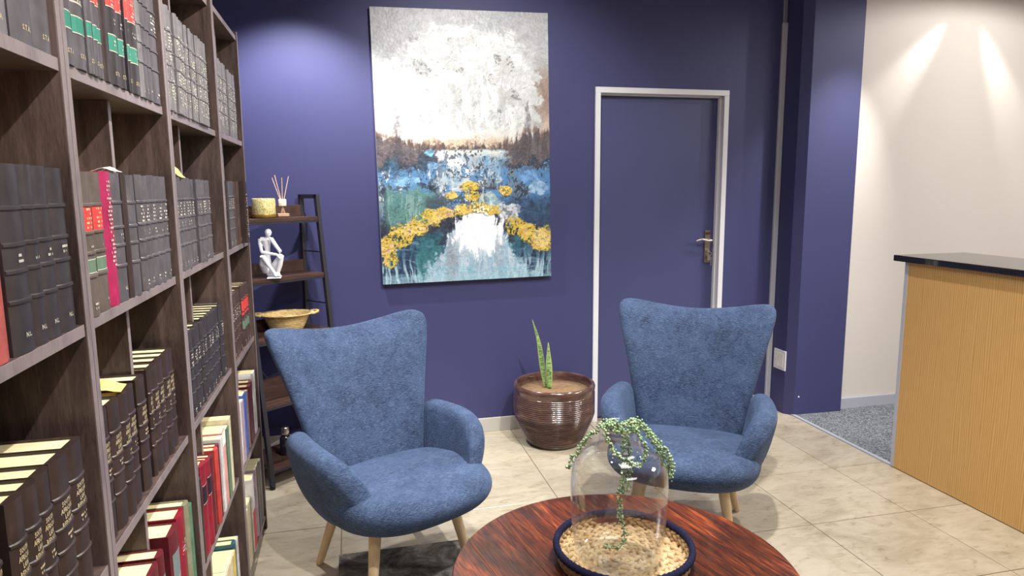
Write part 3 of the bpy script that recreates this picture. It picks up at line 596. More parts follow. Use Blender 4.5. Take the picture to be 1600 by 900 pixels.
    f = t.noise(t.coord(), 260, 3); t.base(t.mix(.10, a.outputs['Color'], t.ramp(f, [(.35, (.02, .02, .03, 1)), (.65, (.9, .9, .9, 1))]), 'OVERLAY')); t.bump(t.noise(t.coord(), 120, 4), .35, .002)
    mobj(me, 'painted_surface', t.m, root, smooth=True)
painting()

# ------------------------------------------------------------------ armchairs
def sgnpow(v, p): return math.copysign(abs(v)**p, v)
def subd(o, lv=2):
    m = o.modifiers.new('sub', 'SUBSURF'); m.levels = lv; m.render_levels = lv
def make_chair():
    r = empty('armchair')
    # backrest: outline in (s, z), thick padded slab, curved around the sitter
    def back_pt(s, q, side):
        # s -1..1 across, q 0..1 up ; side +1 front, -1 rear
        hw = .222+.070*q+.096*q**1.7
        ztop = .920+.072*abs(s)**1.8
        z = .27+(ztop-.27)*q
        x = hw*s
        y = .135+.235*q**1.15-.085*abs(s)**2.4*(.35+.65*min(1, q*1.3))
        return x, y, z, hw
    rings = []; NS = 14; NQ = 12
    outl = []
    # outline loop (rounded rectangle in s,q) built as concentric grid: front sheet, rim, rear sheet
    bm = bmesh.new()
    def corner(s, q):   # pull top corners into a radius
        k = max(0, abs(s)-.76)/.24; t_ = max(0, q-.85)/.15
        if k > 0 and t_ > 0:
            d = math.hypot(k, t_)
            if d > 1: s = math.copysign(.76+.24*k/d, s); q = .85+.15*t_/d
        return s, q
    grids = []
    for side in (1, -1):
        g = []
        for j in range(NQ+1):
            rw = []
            for i in range(NS+1):
                s, q = corner(2*i/NS-1, j/NQ)
                x, y, z, hw = back_pt(s, q, side)
                es = min(1, (1-abs(s))/.16) if abs(s) < 1 else 0; eq = min(1, (1-q)/.10)
                e_ = math.sqrt(max(0, 1-(1-min(es, eq))**2))
                th = .046*(.32+.68*e_)
                rw.append(bm.verts.new((x, y-side*th+(0.0 if side > 0 else 0.006), z)))
            g.append(rw)
        grids.append(g)
    for g, flip in zip(grids, (0, 1)):
        for j in range(NQ):
            for i in range(NS):
                v = (g[j][i], g[j][i+1], g[j+1][i+1], g[j+1][i]); bm.faces.new(v[::-1] if flip else v)
    A, B = grids
    bd = [(0, i) for i in range(NS)]+[(j, NS) for j in range(NQ)]+[(NQ, NS-i) for i in range(NS)]+[(NQ-j, 0) for j in range(NQ)]
    for k in range(len(bd)):
        a, b = bd[k], bd[(k+1) % len(bd)]
        bm.faces.new((A[b[0]][b[1]], A[a[0]][a[1]], B[a[0]][a[1]], B[b[0]][b[1]]))
    bk = finish(bm, 'backrest', fabric, r, smooth=True); subd(bk, 2)
    # seat bucket
    bm = bmesh.new(); rings = []; n = 36
    prof = [(.262, .12, .13, -.04), (.264, .19, .20, -.04), (.282, .258, .255, -.055), (.312, .300, .290, -.07), (.350, .318, .314, -.085), (.390, .318, .318, -.095), (.425, .298, .300, -.09), (.442, .26, .26, -.08), (.447, .16, .16, -.06), (.447, .05, .05, -.05)]
    for z, a, b, cy in prof:
        rg = []
        for i in range(n):
            th = 2*PI*i/n; x = a*sgnpow(math.cos(th), .72); y = cy+b*sgnpow(math.sin(th), .78)
            zz = z
            if z > .3: zz = z-.055*max(0, y+.1)/.3*(z-.3)/.15      # seat falls to the back
            zz += .018*max(0, -y-.1)/.2*(1 if z < .3 else 0)   # rises under the front lip
            y2 = y-(.012 if y < 0 else 0)
            rg.append((x, y2, zz))
        rings.append(rg)
    loft(bm, rings); st_ = finish(bm, 'seat', fabric, r, smooth=True); subd(st_, 2)
    # arms
    for s in (-1, 1):
        bm = bmesh.new(); rings = []; NA = 12
        for k in range(NA+1):
            t_ = k/NA; yy = .175-.445*t_
            f_ = max(0, (t_-.45)/.55); drop = (max(0, 1-f_**3.6)**.5*.93+.07)*(1-.10*f_)
            g_ = max(0, (.12-t_)/.12); drop2 = math.sqrt(max(0, 1-g_**2))*.06+.94
            ztop = .355+.240*drop*drop2; th = .049*(.45+.55*math.sqrt(max(0, 1-max(0, (t_-.72)/.28)**2)))*(.6+.4*drop2)
            zbot = .272+.03*f_**2
            rg = []; m_ = 7
            def axis(z):   # centre line x at height z
                q = max(0, (z-.275)/.325); return .243+.082*q**.8+.018*math.sin(PI*min(1, t_*1.1))-.030*f_**2-.045*f_**2*(1-min(1, q))-.012*(1-t_)
            # outer side up, round top, inner side down
            hz = [zbot+(ztop-th-zbot)*i/4 for i in range(5)]
            for z in hz: rg.append((s*(axis(z)+th*(.55+.45*min(1, (z-zbot)/.1))), yy, z))
            for i in range(1, 6):
                a_ = PI*i/6; rg.append((s*(axis(ztop-th)+th*math.cos(a_)), yy, ztop-th+th*math.sin(a_)))
            for z in hz[::-1]: rg.append((s*(axis(z)-th), yy, z))
            rings.append(rg)
        loft(bm, rings); ar = finish(bm, 'armrest', fabric, r, smooth=True); subd(ar, 2)
    for sx, sy in ((-1, -1), (1, -1), (-1, 1), (1, 1)):
        bm = bmesh.new(); top = Vector((sx*.165, sy*.14-.04, .30)); ft = Vector((sx*.222, sy*.215-.02, 0))
        n = 14; rg = []
        for q in (0, .04, .5, 1):
            p = ft.lerp(top, q); rr = .0155+.0085*q if q > 0 else .0135
            rg.append([(p.x+rr*math.cos(2*PI*i/n), p.y+rr*math.sin(2*PI*i/n), p.z) for i in range(n)])
        loft(bm, rg); finish(bm, 'leg', beech, r, smooth='auto')
    return r
def copy_tree(o, parent=None):
    c = o.copy(); COL.objects.link(c); c.parent = parent
    for ch in list(o.children): copy_tree(ch, c)
    return c
ch1 = make_chair(); ch1.location = (.115, -1.395, .0); ch1.rotation_euler = (0, 0, math.radians(27))
tag(ch1, 'blue ribbed fabric armchair beside the bookcase, in front of the ladder shelf', 'armchair', 'blue armchairs around the table')
ch2 = copy_tree(ch1); ch2.location = (1.41, -1.37, 0); ch2.rotation_euler = (0, 0, math.radians(-33))
tag(ch2, 'blue ribbed fabric armchair in front of the navy door, behind the glass vase', 'armchair', 'blue armchairs around the table')

# ------------------------------------------------------------------ rug and coffee table
bm = bmesh.new(); box(bm, -.095, 1.32, -3.1, -1.285, .0005, .0075, bev=.002)
tag(finish(bm, 'rug', rug_m), 'mottled charcoal rug on the tiles under the round wooden table', 'rug')
TC, TR, TZ = (.667, -2.448), .452, .50
tb = empty('coffee_table', (TC[0], TC[1], .010), math.radians(12)); tag(tb, 'round dark reddish brown wooden coffee table in the foreground', 'coffee table')
cuts = [-TR-.01, -.315, -.19, -.055, .075, .20, .33, TR+.01]
for a, b in zip(cuts, cuts[1:]):
    a2, b2 = max(a, -TR*.9995)+.0005, min(b, TR*.9995)-.0005; n = 10 if (a > -TR and b < TR) else 18
    xs = [a2+(b2-a2)*(1-math.cos(PI*i/n))/2 for i in range(n+1)]
    up_ = [(x, math.sqrt(max(0, TR**2-x*x))) for x in xs]; dn = [(x, -y) for x, y in up_[::-1]]
    pts = up_+dn; out = []
    for p in pts:
        if not out or (Vector(p)-Vector(out[-1])).length > 1e-4: out.append(p)
    if (Vector(out[0])-Vector(out[-1])).length < 1e-4: out.pop()
    bm = bmesh.new(); zt = TZ-.010; loft(bm, [[(x*.988, y*.988, zt-.030) for x, y in out], [(x, y, zt-.026) for x, y in out], [(x, y, zt-.004) for x, y in out], [(x*.992, y*.992, zt) for x, y in out]])
    o = finish(bm, 'plank', tabletop_m, tb)
bm = bmesh.new(); lathe(bm, [(.36, .40), (.38, .40), (.38, .459), (.36, .459)], 64); loft(bm, [[(.36*math.cos(i*PI/32), .36*math.sin(i*PI/32), z) for i in range(64)] for z in (.40, .459)], cap=False)
finish(bm, 'apron', table_dark, tb, smooth='auto')
for k in range(4):
    a = PI/4+k*PI/2; bm = bmesh.new(); n = 16
    loft(bm, [[((.31+.03*q)*math.cos(a)+rr*math.cos(2*PI*i/n), (.31+.03*q)*math.sin(a)+rr*math.sin(2*PI*i/n), z) for i in range(n)] for z, rr, q in ((0, .02, 1), (.2, .026, .5), (.40, .032, 0), (.455, .032, 0))])
    finish(bm, 'leg', table_dark, tb, smooth='auto')

# ------------------------------------------------------------------ woven tray
t = NT('water_hyacinth').set(.65, .35); f = t.noise(t.coord(rnd=False), 90, 5, .6, 1); g = t.noise(t.coord(), 14, 3)
t.base(t.mix(.5, t.ramp(f, [(.3, srgb(112, 82, 52)), (.5, srgb(168, 136, 94)), (.7, srgb(206, 180, 138))]), t.ramp(g, [(.35, srgb(150, 118, 78)), (.65, srgb(206, 182, 140))]))); t.bump(f, .3, .001); weave_m = t.m
navy_yarn = plain('navy_yarn', srgb(24, 25, 54), .85, .2, var=.35, sc=180, bump=.8, bd=.002)
tray_m = (.682, -2.405, TZ)
tray = empty('woven_tray', tray_m, math.radians(-8)); tag(tray, 'round woven straw tray with navy rim on the coffee table, under the vase', 'tray')
def lump(bm, p, d, nrm, ln, wd, th):
    p, d, nrm = Vector(p), Vector(d).normalized(), Vector(nrm).normalized(); s = d.cross(nrm)
    ringp = []
    for q, k in ((-1, .25), (-.45, .9), (.3, 1), (1, .3)):
        c = p+d*ln*q*.5; ringp.append([c+(s*math.cos(a)*wd*.5+nrm*math.sin(a)*th*.5)*k for a in [i*PI/3 for i in range(6)]])
    loft(bm, ringp)
bm = bmesh.new(); rr = .008; k = 0
while rr < .160:
    n = max(5, int(2*PI*rr/.029))
    for i in range(n):
        for e, off in ((1, .0045), (-1, -.0045)):
            a = 2*PI*(i+(.25 if e > 0 else .75)+k*.37)/n; rad = Vector((math.cos(a), math.sin(a), 0)); tan = Vector((-rad.y, rad.x, 0))
            lump(bm, rad*(rr+off*1.2)+Vector((0, 0, .0095+random.uniform(-.001, .001))), tan+rad*.55*e, (random.uniform(-.3, .3), random.uniform(-.3, .3), 1), .042, .0165, .017)
    rr += .0250; k += 1
o = finish(bm, 'woven_base', weave_m, tray, smooth=True); o['kind'] = 'stuff'
bm = bmesh.new(); lathe(bm, [(.001, .004), (.168, .004), (.168, .009), (.001, .009)], 48); finish(bm, 'base_disc', weave_m, tray)
HG = (PI/2, -PI/2)   # handle gaps
def ingap(a, half=.24): return any(abs((a-h+PI) % (2*PI)-PI) < half for h in HG)
bm = bmesh.new()
for lv in range(3):
    z = .013+lv*.0105; R_ = .172+.0022*lv; n = 46
    for i in range(n):
        a = 2*PI*(i+.5*(lv % 2))/n
        if lv >= 1 and ingap(a): continue
        rad = Vector((math.cos(a), math.sin(a), 0)); tan = Vector((-rad.y, rad.x, 0))
        lump(bm, rad*R_+Vector((0, 0, z)), tan+Vector((0, 0, .45*(1 if lv % 2 else -1))), rad, .030, .014, .012)
o = finish(bm, 'woven_side', weave_m, tray, smooth=True); o['kind'] = 'stuff'
bm = bmesh.new(); n = 120; pts = [(.181*math.cos(2*PI*i/n), .181*math.sin(2*PI*i/n), .062) for i in range(n)]
rings = []
for i in range(n*2):
    a = PI*i/n; R1 = .0088+.0010*math.sin(a*70); rad = Vector((math.cos(a), math.sin(a), 0))
    rings.append([rad*(.180+R1*math.cos(b))+Vector((0, 0, .047+R1*1.2*math.sin(b))) for b in [j*PI/5 for j in range(10)]])
rings.append(rings[0]); loft(bm, rings, cap=False); bmesh.ops.remove_doubles(bm, verts=bm.verts, dist=1e-5)
finish(bm, 'navy_rim', navy_yarn, tray, smooth=True)

# ------------------------------------------------------------------ glass vase
def glass_mat(name, tint=(.97, .98, .98, 1)):
    m = bpy.data.materials.new(name); m.use_nodes = True; t = m.node_tree; t.nodes.clear()
    o = t.nodes.new('ShaderNodeOutputMaterial'); mx = t.nodes.new('ShaderNodeMixShader'); tr = t.nodes.new('ShaderNodeBsdfTransparent'); gl = t.nodes.new('ShaderNodeBsdfGlossy'); fr = t.nodes.new('ShaderNodeLayerWeight'); pw = t.nodes.new('ShaderNodeMath'); pw.operation = 'POWER'; pw.inputs[1].default_value = 2.8; ma = t.nodes.new('ShaderNodeMath'); ma.operation = 'MULTIPLY_ADD'; ma.inputs[1].default_value = .48; ma.inputs[2].default_value = .045
    nz = t.nodes.new('ShaderNodeTexNoise'); nz.inputs['Scale'].default_value = 4; rp = t.nodes.new('ShaderNodeMapRange'); rp.inputs[3].default_value = .01; rp.inputs[4].default_value = .05
    t.links.new(nz.outputs[0], rp.inputs[0]); t.links.new(rp.outputs[0], gl.inputs['Roughness'])
    tr.inputs[0].default_value = tint; gl.inputs[0].default_value = (1, 1, 1, 1)
    t.links.new(fr.outputs['Facing'], pw.inputs[0]); t.links.new(pw.outputs[0], ma.inputs[0]); t.links.new(ma.outputs[0], mx.inputs[0]); t.links.new(tr.outputs[0], mx.inputs[1]); t.links.new(gl.outputs[0], mx.inputs[2]); t.links.new(mx.outputs[0], o.inputs[0]); return m
glass = glass_mat('clear_glass')
VC = (.658, -2.425, TZ+.021)
vs_ = empty('glass_vase', VC); tag(vs_, 'clear glass bell shaped vase standing in the woven tray', 'vase')
bm = bmesh.new()
outer = [(.001, .0), (.088, .0), (.104, .006), (.113, .022), (.119, .06), (.124, .12), (.1265, .18), (.1275, .220), (.1245, .250), (.114, .276), (.094, .294), (.073, .304), (.060, .309), (.0555, .317), (.0545, .335), (.055, .352), (.059, .366), (.0605, .369)]
lathe(bm, outer+[(.0585, .370), (.053, .352), (.0522, .333), (.053, .318), (.058, .3065), (.071, .3015), (.092, .291), (.112, .2735), (.122, .2485), (.125, .220), (.124, .18), (.1215, .12), (.1165, .06), (.1105, .024), (.102, .010), (.086, .005), (.001, .005)], 72)
finish(bm, 'glass_body', glass, vs_, smooth=True)

# ------------------------------------------------------------------ string of pearls garland draped over the vase
t = NT('succulent_green').set(.3, .6); f = t.noise(t.coord(), 170, 2); t.base(t.ramp(f, [(.3, srgb(84, 116, 84)), (.5, srgb(130, 156, 112)), (.7, srgb(190, 202, 156))])); bead_m = t.m
stem_m = plain('succulent_stem', srgb(120, 132, 84), .6)
gar = empty('succulent_garland', (VC[0], VC[1], VC[2]+.37)); tag(gar, 'artificial string of pearls garland draped over and inside the glass vase', 'garland')
fpx, camP = 1067.53, Vector((0, -4.007, 1.495))
def px3(u, v, yoff=0):
    d = rt*((u-800)/fpx)+up*((450-v)/fpx)+fwd; tt = (VC[1]+yoff-camP.y)/d.y; return camP+d*tt
ico = bmesh.new(); bmesh.ops.create_icosphere(ico, subdivisions=1, radius=1); IV = [v.co.copy() for v in ico.verts]; IF = [[v.index for v in f.verts] for f in ico.faces]; ico.free()
org = Vector((VC[0], VC[1], VC[2]+.37))
def strand(px, rad=.0036, dens=240, spread=.008):
    pts = spline([px3(*p)-org for p in px], 8); bm = bmesh.new(); tube(bm, pts, .0011, 5); sd = finish(bm, 'strand', stem_m, gar)
    V_, F_ = [], []; Ls = 0
    for a, b in zip(pts, pts[1:]):
        n = max(1, int((b-a).length*dens*2+random.random()))
        for _ in range(n):
            p = a.lerp(b, random.random())+Vector([random.gauss(0, 1) for _ in range(3)]).normalized()*random.uniform(.35, 1)*spread*1.25
            r_ = rad*random.uniform(.75, 1.15); k = len(V_); V_ += [p+v*r_ for v in IV]; F_ += [[k+i for i in f] for f in IF]
    me = bpy.data.meshes.new('beads'); me.from_pydata([v[:] for v in V_], [], F_); o = mobj(me, 'beads', bead_m, sd, smooth=True); o['kind'] = 'stuff'
cz = lambda lst: [(860+a/3.4625, 640+b/3.4625, c) for a, b, c in lst]
strand(cz([(330, 70, -.03), (270, 95, -.03), (215, 140, -.02), (160, 205, 0), (115, 265, 0), (95, 320, 0)]))
strand(cz([(400, 90, -.03), (450, 60, -.03), (500, 95, -.04), (560, 160, -.05), (615, 225, -.04), (650, 300, -.02), (655, 372, -.01)]), dens=330, spread=.011)
strand(cz([(440, 70, 0), (520, 110, -.02), (570, 180, -.03), (600, 250, -.03), (640, 330, -.02), (645, 360, -.02)]), dens=270, spread=.009)
strand(cz([(420, 110, .03), (395, 150, .01), (400, 230, 0), (400, 320, 0), (390, 400, 0), (378, 480, 0), (378, 570, 0), (395, 640, 0), (400, 700, -.01), (370, 745, -.02), (290, 745, -.03)]), dens=230, spread=.008)
strand(cz([(360, 90, 0), (420, 160, 0), (425, 240, 0), (430, 330, 0), (420, 400, 0), (410, 445, 0)]), dens=260, spread=.010)
strand(cz([(440, 70, -.05), (490, 150, -.09), (520, 225, -.10), (500, 285, -.105), (455, 300, -.11), (415, 275, -.105)]), dens=230, spread=.007)
strand(cz([(320, 70, -.04), (300, 120, -.06), (320, 180, -.08), (350, 240, -.10), (400, 275, -.11)]), dens=230, spread=.008)
strand(cz([(275, 95, 0), (310, 65, .03), (360, 85, -.05), (420, 80, -.05), (470, 60, 0), (500, 95, .02)]), dens=290, spread=.010)
strand(cz([(300, 80, -.05), (350, 110, -.055), (410, 120, -.055), (470, 100, -.05)]), dens=270, spread=.009)

# ------------------------------------------------------------------ plant pot
t = NT('glazed_brown_ceramic').set(.16, .6, 0, .6); f = t.noise(t.coord((1, 1, 3)), 9, 5); t.base(t.ramp(f, [(.3, srgb(56, 36, 34)), (.55, srgb(88, 62, 54)), (.75, srgb(118, 92, 80))])); pot_m = t.m
PC = (1.137, -.266, 0)
pot = empty('plant_pot', PC); tag(pot, 'glossy brown ribbed ceramic plant pot standing left of the navy door', 'plant pot')
prof = [(.001, .006), (.14, .006), (.148, .0), (.154, .006), (.157, .02)]
N_ = 25
def prad(z): q = z/.37; return .155+.150*q-.055*q**4-.012*math.sin(PI*q)*0+.0*q
for i in range(N_*4+1):
    z = .03+(.315-.03)*i/(N_*4); prof.append((min(.236, .155+.098*math.sin(min(1, z/.30)*PI/2)**1.05)+.0042*abs(math.sin(PI*i/4)), z))
prof += [(.2365, .325), (.240, .335), (.241, .350), (.237, .362), (.229, .368), (.219, .364), (.214, .350), (.212, .30), (.20, .20), (.001, .20)]
bm = bmesh.new(); lathe(bm, prof, 72); finish(bm, 'pot_body', pot_m, pot, smooth='auto')
bm = bmesh.new(); lathe(bm, [(.001, .327), (.10, .326), (.213, .318), (.213, .30), (.001, .30)], 40)
soil = finish(bm, 'soil', plain('dry_soil', srgb(146, 118, 90), .95, .1, var=.3, sc=40, bump=.6, bd=.004), pot, smooth=True)
t = NT('snake_plant_leaf').set(.45, .45)
at = t.n('ShaderNodeAttribute', attribute_name='edge'); wv = t.noise(t.coord((18, 18, 90)), 1.2, 3, .6, .6)
cc = t.ramp(wv, [(.40, srgb(54, 92, 58)), (.50, srgb(120, 160, 96)), (.60, srgb(160, 192, 122))])
ed = t.ramp(at.outputs['Fac'], [(.62, (0, 0, 0, 1)), (.74, (1, 1, 1, 1))]); t.base(t.mix(ed, cc, srgb(206, 214, 132))); leaf_m = t.m
sp = empty('snake_plant', (PC[0]-.03, PC[1]-.0, .325)); tag(sp, 'snake plant with two upright variegated leaves in the brown pot', 'plant')
def leaf_obj(pts, wmax, yawv, tipw=.3):
    P_ = spline(pts, 7); n = len(P_); rings = []; edge = []
    sd = Vector((math.cos(yawv), math.sin(yawv), 0)); nr = Vector((-math.sin(yawv), math.cos(yawv), 0))
    for i, p in enumerate(P_):
        q = i/(n-1); wv_ = wmax*(.55+.45*math.sin(PI*min(1, q*1.25)/1.25*1.0))*(1-q**3.2)**.8+.0006
        ring = []
        for j, (a, b) in enumerate(((-1, .12), (-.5, 0), (0, -.08), (.5, 0), (1, .12), (.5, .10), (0, .06), (-.5, .10))):
            ring.append(p+sd*(a*wv_/2)+nr*(b*wv_)); edge.append(abs(a))
        rings.append(ring)
    bm = bmesh.new(); loft(bm, rings); me = bpy.data.meshes.new('leaf'); bm.to_mesh(me); bm.free()
    a_ = me.attributes.new('edge', 'FLOAT', 'POINT'); a_.data.foreach_set('value', edge[:len(me.vertices)])
    mobj(me, 'leaf', leaf_m, sp, smooth=True)
leaf_obj([(-.012, .02, 0), (-.030, .02, .10), (-.045, .01, .20), (-.065, .0, .30), (-.105, -.01, .425)], .040, .25)
leaf_obj([(.002, -.01, 0), (-.003, -.012, .10), (-.006, -.012, .18), (-.009, -.012, .285)], .042, -.2)

# ------------------------------------------------------------------ ladder shelf
black_metal = plain('black_steel', srgb(52, 50, 58), .45, .5, metal=.4, var=.08)
walnut = wood('walnut_board', [(.3, srgb(44, 28, 25)), (.55, srgb(66, 44, 38)), (.75, srgb(88, 62, 52))], (2, 14, 14), 3, .6, .4, .5, .05)
AN = math.radians(39); LW, LD, LT, LH = .48, .31, .16, 1.47
# root at the front left foot; local x runs along the shelf, local -y faces the room
lad = empty('ladder_shelf', (-.43, -.565, 0), AN); tag(lad, 'black metal ladder shelf with brown boards in the corner behind the left armchair', 'shelf')
yb_ = LD
def yfront(z): return (LD-LT)*z/LH
def bar(bm, a, b, s=.011): # square bar
    a, b = Vector(a), Vector(b); d = (b-a).normalized(); u = Vector((1, 0, 0)) if abs(d.x) < .9 else Vector((0, 1, 0)); v = d.cross(u).normalized()
    u = v.cross(d).normalized(); loft(bm, [[p+u*i*s+v*j*s for i, j in ((-1, -1), (1, -1), (1, 1), (-1, 1))] for p in (a, b)])
for side, x in (('left', .011), ('right', LW-.011)):
    bm = bmesh.new(); bar(bm, (x, 0.011, .02), (x, yfront(LH)+.011, LH)); bar(bm, (x, yb_-.011, .02), (x, yb_-.011, LH)); bar(bm, (x, yfront(LH), LH-.011), (x, yb_, LH-.011))
    fr_ = finish(bm, 'side_frame', black_metal, lad)
    for z in (.30, .60, .88, 1.16): 
        bm = bmesh.new(); tube(bm, [(x, yfront(z)+.011, z), (x, yb_-.011, z)], .004, 6); finish(bm, 'rung', black_metal, lad)
    for y in (.011, yb_-.011):
        bm = bmesh.new(); lathe(bm, [(.001, 0), (.014, 0), (.014, .018), (.011, .022), (.001, .022)], 14); finish(bm, 'foot_cap', plain('rubber_foot', srgb(30, 30, 32), .7) if 'rubber_foot' not in bpy.data.materials else bpy.data.materials['rubber_foot'], lad, loc=(x, y, 0))
LZ = [.105, .425, .752, 1.052, 1.352]
for z in LZ:
    obox('shelf_board', (.022, LW-.022, yfront(z)+.002, yb_-.022, z-.018, z), walnut, lad, bev=.001)
    bm = bmesh.new(); bar(bm, (.022, yfront(z)+.008, z-.024), (LW-.022, yfront(z)+.008, z-.024), .006); finish(bm, 'shelf_rail', black_metal, lad)
for z in LZ[1:]:
    obox('back_lip', (.022, LW-.024, yb_-.024, yb_-.012, z, z+.062), walnut, lad, bev=.001)
bm = bmesh.new(); bar(bm, (.02, yb_-.011, .15), (LW-.02, yb_-.011, .72), .004); bar(bm, (LW-.02, yb_-.008, .15), (.02, yb_-.008, .72), .004); finish(bm, 'cross_brace', black_metal, lad)
LM = Matrix.Translation(lad.location) @ Matrix.Rotation(AN, 4, 'Z')
def on(x, y, z): return LM @ Vector((x, y, z))
def xat(u, y, z):   # local x on the shelf that lies on pixel column u
    lo, hi = -.2, .7
    for _ in range(40):
        m_ = (lo+hi)/2; q = on(m_, y, z)-camP; uu = 800+fpx*q.dot(rt)/q.dot(fwd)
        if uu < u: lo = m_
        else: hi = m_
    return lo
# candle jar
z1 = LZ[4]+.0005; yy = yfront(z1)+.075
cd = empty('candle_jar', on(xat(413, yy, z1), yy, z1)); tag(cd, 'short wide jar candle with gold mosaic surface on the top board of the ladder shelf', 'candle')
bm = bmesh.new(); lathe(bm, [(.001, 0), (.048, 0), (.056, .006), (.0585, .02), (.0585, .085), (.056, .098), (.0535, .100), (.0535, .085), (.001, .085)], 40)
t = NT('gold_mosaic_glass').set(.25, .6, .25); vo = t.n('ShaderNodeTexVoronoi'); vo.inputs['Scale'].default_value = 190; t.l(t.coord(), vo.inputs['Vector'])
t.base(t.ramp(vo.outputs['Distance'], [(.0, srgb(255, 252, 214)), (.5, srgb(240, 226, 150)), (.9, srgb(170, 146, 70))])); t.bump(vo.outputs['Distance'], .4, .002)
finish(bm, 'jar', t.m, cd, smooth='auto')
bm = bmesh.new(); lathe(bm, [(.0588, .004), (.0595, .006), (.0595, .018), (.0588, .02)], 40); finish(bm, 'base_band', plain('gold_band', srgb(150, 118, 50), .3, .5, .5), cd, smooth='auto')
bm = bmesh.new(); lathe(bm, [(.001, .0855), (.053, .0855), (.053, .094), (.02, .092), (.001, .092)], 32); finish(bm, 'wax', plain('wax', srgb(240, 234, 214), .5), cd, smooth='auto')
bm = bmesh.new(); tube(bm, [(0, 0, .091), (.001, 0, .104)], .0014, 6); finish(bm, 'wick', plain('wick', srgb(60, 50, 40)), cd)
# reed diffuser
yy = yfront(z1)+.05
df = empty('reed_diffuser', on(xat(442.5, yy, z1), yy, z1), math.radians(12)); tag(df, 'glass reed diffuser with four wooden sticks beside the candle on the ladder shelf', 'diffuser')
dg_ = glass_mat('diffuser_glass', (.93, .90, .87, 1))
obox('bottle', (-.033, .033, -.033, .033, 0, .060), dg_, df, bev=.005)
obox('oil', (-.028, .028, -.028, .028, .006, .022), plain('diffuser_oil', srgb(214, 184, 160), .1, .6, bump=0), df, bev=.002)
bm = bmesh.new(); lathe(bm, [(.001, .060), (.019, .060), (.020, .064), (.020, .092), (.018, .095), (.006, .095), (.006, .09), (.001, .09)], 24); finish(bm, 'collar', plain('cream_collar', srgb(238, 226, 208), .5), df, smooth='auto')
for dx, dy, h in ((-.045, .0, .205), (-.030, .012, .218), (.002, -.01, .205), (.038, .005, .212)):
    bm = bmesh.new(); tube(bm, [(-dx*.3, -dy*.3, .012), (dx, dy, h)], .0022, 6); finish(bm, 'reed', plain('reed_wood', srgb(212, 178, 160), .7, bump=0) if 'reed_wood' not in bpy.data.materials else bpy.data.materials['reed_wood'], df)
# seated thinker statuette
z2 = LZ[3]+.0005; yy = yfront(z2)+.055
white_cer = plain('white_ceramic', srgb(236, 236, 240), .35, .5, var=.03, bump=0)
sx_ = xat(425.5, yy, z2)
stt = empty('thinker_statuette', on(sx_, yy, z2), math.radians(3)); tag(stt, 'white abstract statuette of a seated thinker on the second board of the ladder shelf', 'statuette')
k_ = .000385
def sp_(a, b, d): return Vector(((a-270)*k_, -d, (765-b)*k_+.003))
bm = bmesh.new()
def limb(pp, rr): tube(bm, pp, rr, 12)
import itertools
limb([sp_(250, 130, .012), sp_(251, 142, .012), sp_(252, 180, .012), sp_(250, 215, .014), sp_(248, 236, .014)], [.004, .013, .0185, .014, .005])
limb([sp_(240, 215, .008), sp_(228, 270, .0)], [.009, .012])
limb([sp_(145, 262, 0), sp_(210, 268, 0), sp_(278, 262, .0)], [.010, .013, .010])
limb([sp_(212, 275, 0), sp_(222, 330, 0), sp_(226, 400, -.004), sp_(218, 520, -.012), sp_(215, 620, -.018), sp_(230, 705, -.015)], [.026, .020, .015, .017, .022, .024])
limb([sp_(143, 262, 0), sp_(140, 330, .004), sp_(160, 435, .022)], [.0115, .010, .009]); limb([sp_(158, 435, .022), sp_(250, 448, .045), sp_(350, 465, .062), sp_(395, 520, .070)], [.0095, .008, .0075, .005])
limb([sp_(280, 262, .0), sp_(340, 350, .03), sp_(398, 432, .056)], [.0115, .010, .009]); limb([sp_(398, 432, .056), sp_(335, 340, .045), sp_(268, 238, .034)], [.0095, .0085, .006])
limb([sp_(195, 690, 0), sp_(165, 590, .030), sp_(172, 480, .052)], [.021, .019, .0135]); limb([sp_(172, 480, .054), sp_(235, 590, .058), sp_(312, 712, .060)], [.0135, .011, .008])
limb([sp_(265, 695, 0), sp_(340, 580, .032), sp_(402, 470, .054)], [.021, .018, .013]); limb([sp_(408, 472, .056), sp_(385, 600, .058), sp_(350, 715, .058)], [.0135, .012, .008])
limb([sp_(310, 712, .052), sp_(330, 742, .078)], [.010, .006]); limb([sp_(352, 712, .052), sp_(375, 742, .080)], [.010, .006])
limb([sp_(200, 700, -.01), sp_(300, 705, -.01)], [.024, .022])
for v in bm.verts: v.co.z = max(v.co.z, .001)
so = finish(bm, 'figure', white_cer, stt, smooth=True)
rm = so.modifiers.new('rm', 'REMESH'); rm.mode = 'VOXEL'; rm.voxel_size = .0022; rm.use_smooth_shade = True
sm_ = so.modifiers.new('sm', 'SMOOTH'); sm_.iterations = 6; sm_.factor = .5
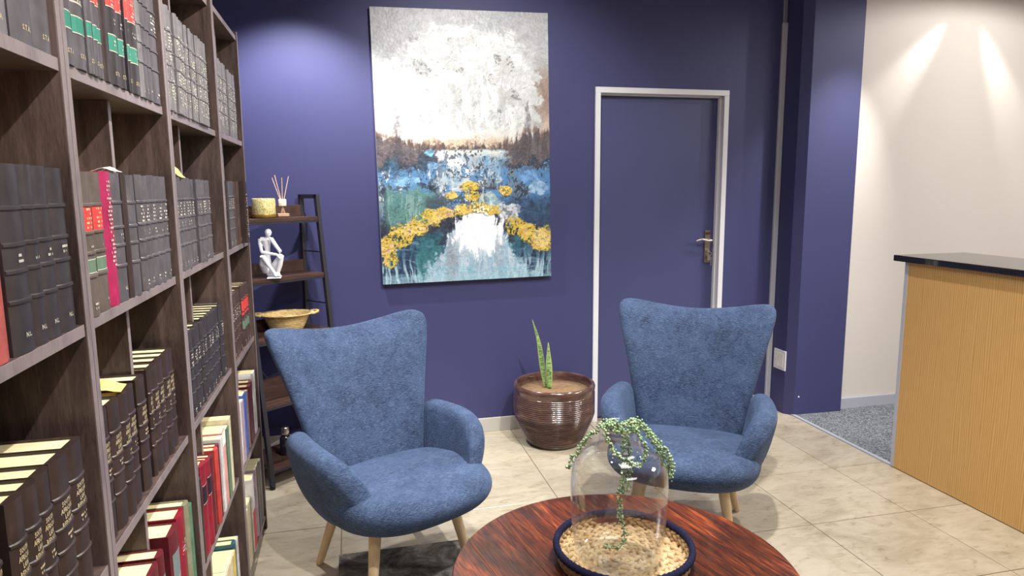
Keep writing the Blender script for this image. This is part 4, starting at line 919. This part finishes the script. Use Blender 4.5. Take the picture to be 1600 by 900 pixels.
bm = bmesh.new(); box(bm, -.022, .046, -.082, .02, 0, .004, bev=.0015); finish(bm, 'base', white_cer, stt)
# straw bowl basket
z3 = LZ[2]+.0005; yy = yfront(z3)+.11
BR = .8
bs = empty('straw_basket', on(xat(449, yy, z3), yy, z3), math.radians(5)); tag(bs, 'shallow straw basket with flat brim and ear handles, on the ladder shelf', 'basket')
t = NT('straw').set(.7, .3); f = t.noise(t.coord((1, 1, 6)), 45, 5, .6, 1); t.base(t.ramp(f, [(.3, srgb(150, 116, 66)), (.5, srgb(204, 174, 116)), (.7, srgb(232, 208, 158))])); t.bump(f, .4, .002); straw_m = t.m
bm = bmesh.new(); prof = [(.001, .0), (.085, .0)]
for i in range(25): z = .004+.082*i/24; prof.append((.090+.046*(i/24)**.8+.0018*math.sin(i*PI/1.5), z))
prof += [(.150, .088), (.164, .091), (.166, .095), (.160, .097), (.148, .094), (.132, .086), (.118, .05), (.082, .006), (.001, .006)]
lathe(bm, prof, 56)
for v in bm.verts: v.co.x *= .86; v.co.y *= .66
finish(bm, 'bowl', straw_m, bs, smooth=True)
for s in (-1, 1):
    bm = bmesh.new(); tube(bm, spline([(s*.126, -.045, .093), (s*.152, -.030, .096), (s*.162, 0, .098), (s*.152, .030, .096), (s*.126, .045, .093)]), .007, 8); finish(bm, 'handle', straw_m, bs, smooth=True)
# dark bottle on the lowest board
z5 = LZ[0]+.0005; yy = yfront(z5)+.12
bt = empty('dark_bottle', on(xat(447, yy, z5), yy, z5)); tag(bt, 'dark glass bottle with silver cap on the lowest board of the ladder shelf', 'bottle')
bm = bmesh.new(); lathe(bm, [(.001, 0), (.026, 0), (.029, .004), (.029, .085), (.024, .098), (.015, .105), (.015, .115), (.001, .115)], 28); finish(bm, 'bottle_body', plain('dark_glass', srgb(24, 26, 34), .08, .7, bump=0, coat=.5), bt, smooth='auto')
bm = bmesh.new(); lathe(bm, [(.001, .112), (.021, .112), (.022, .116), (.022, .146), (.019, .150), (.001, .150)], 24); finish(bm, 'cap', chrome, bt, smooth='auto')
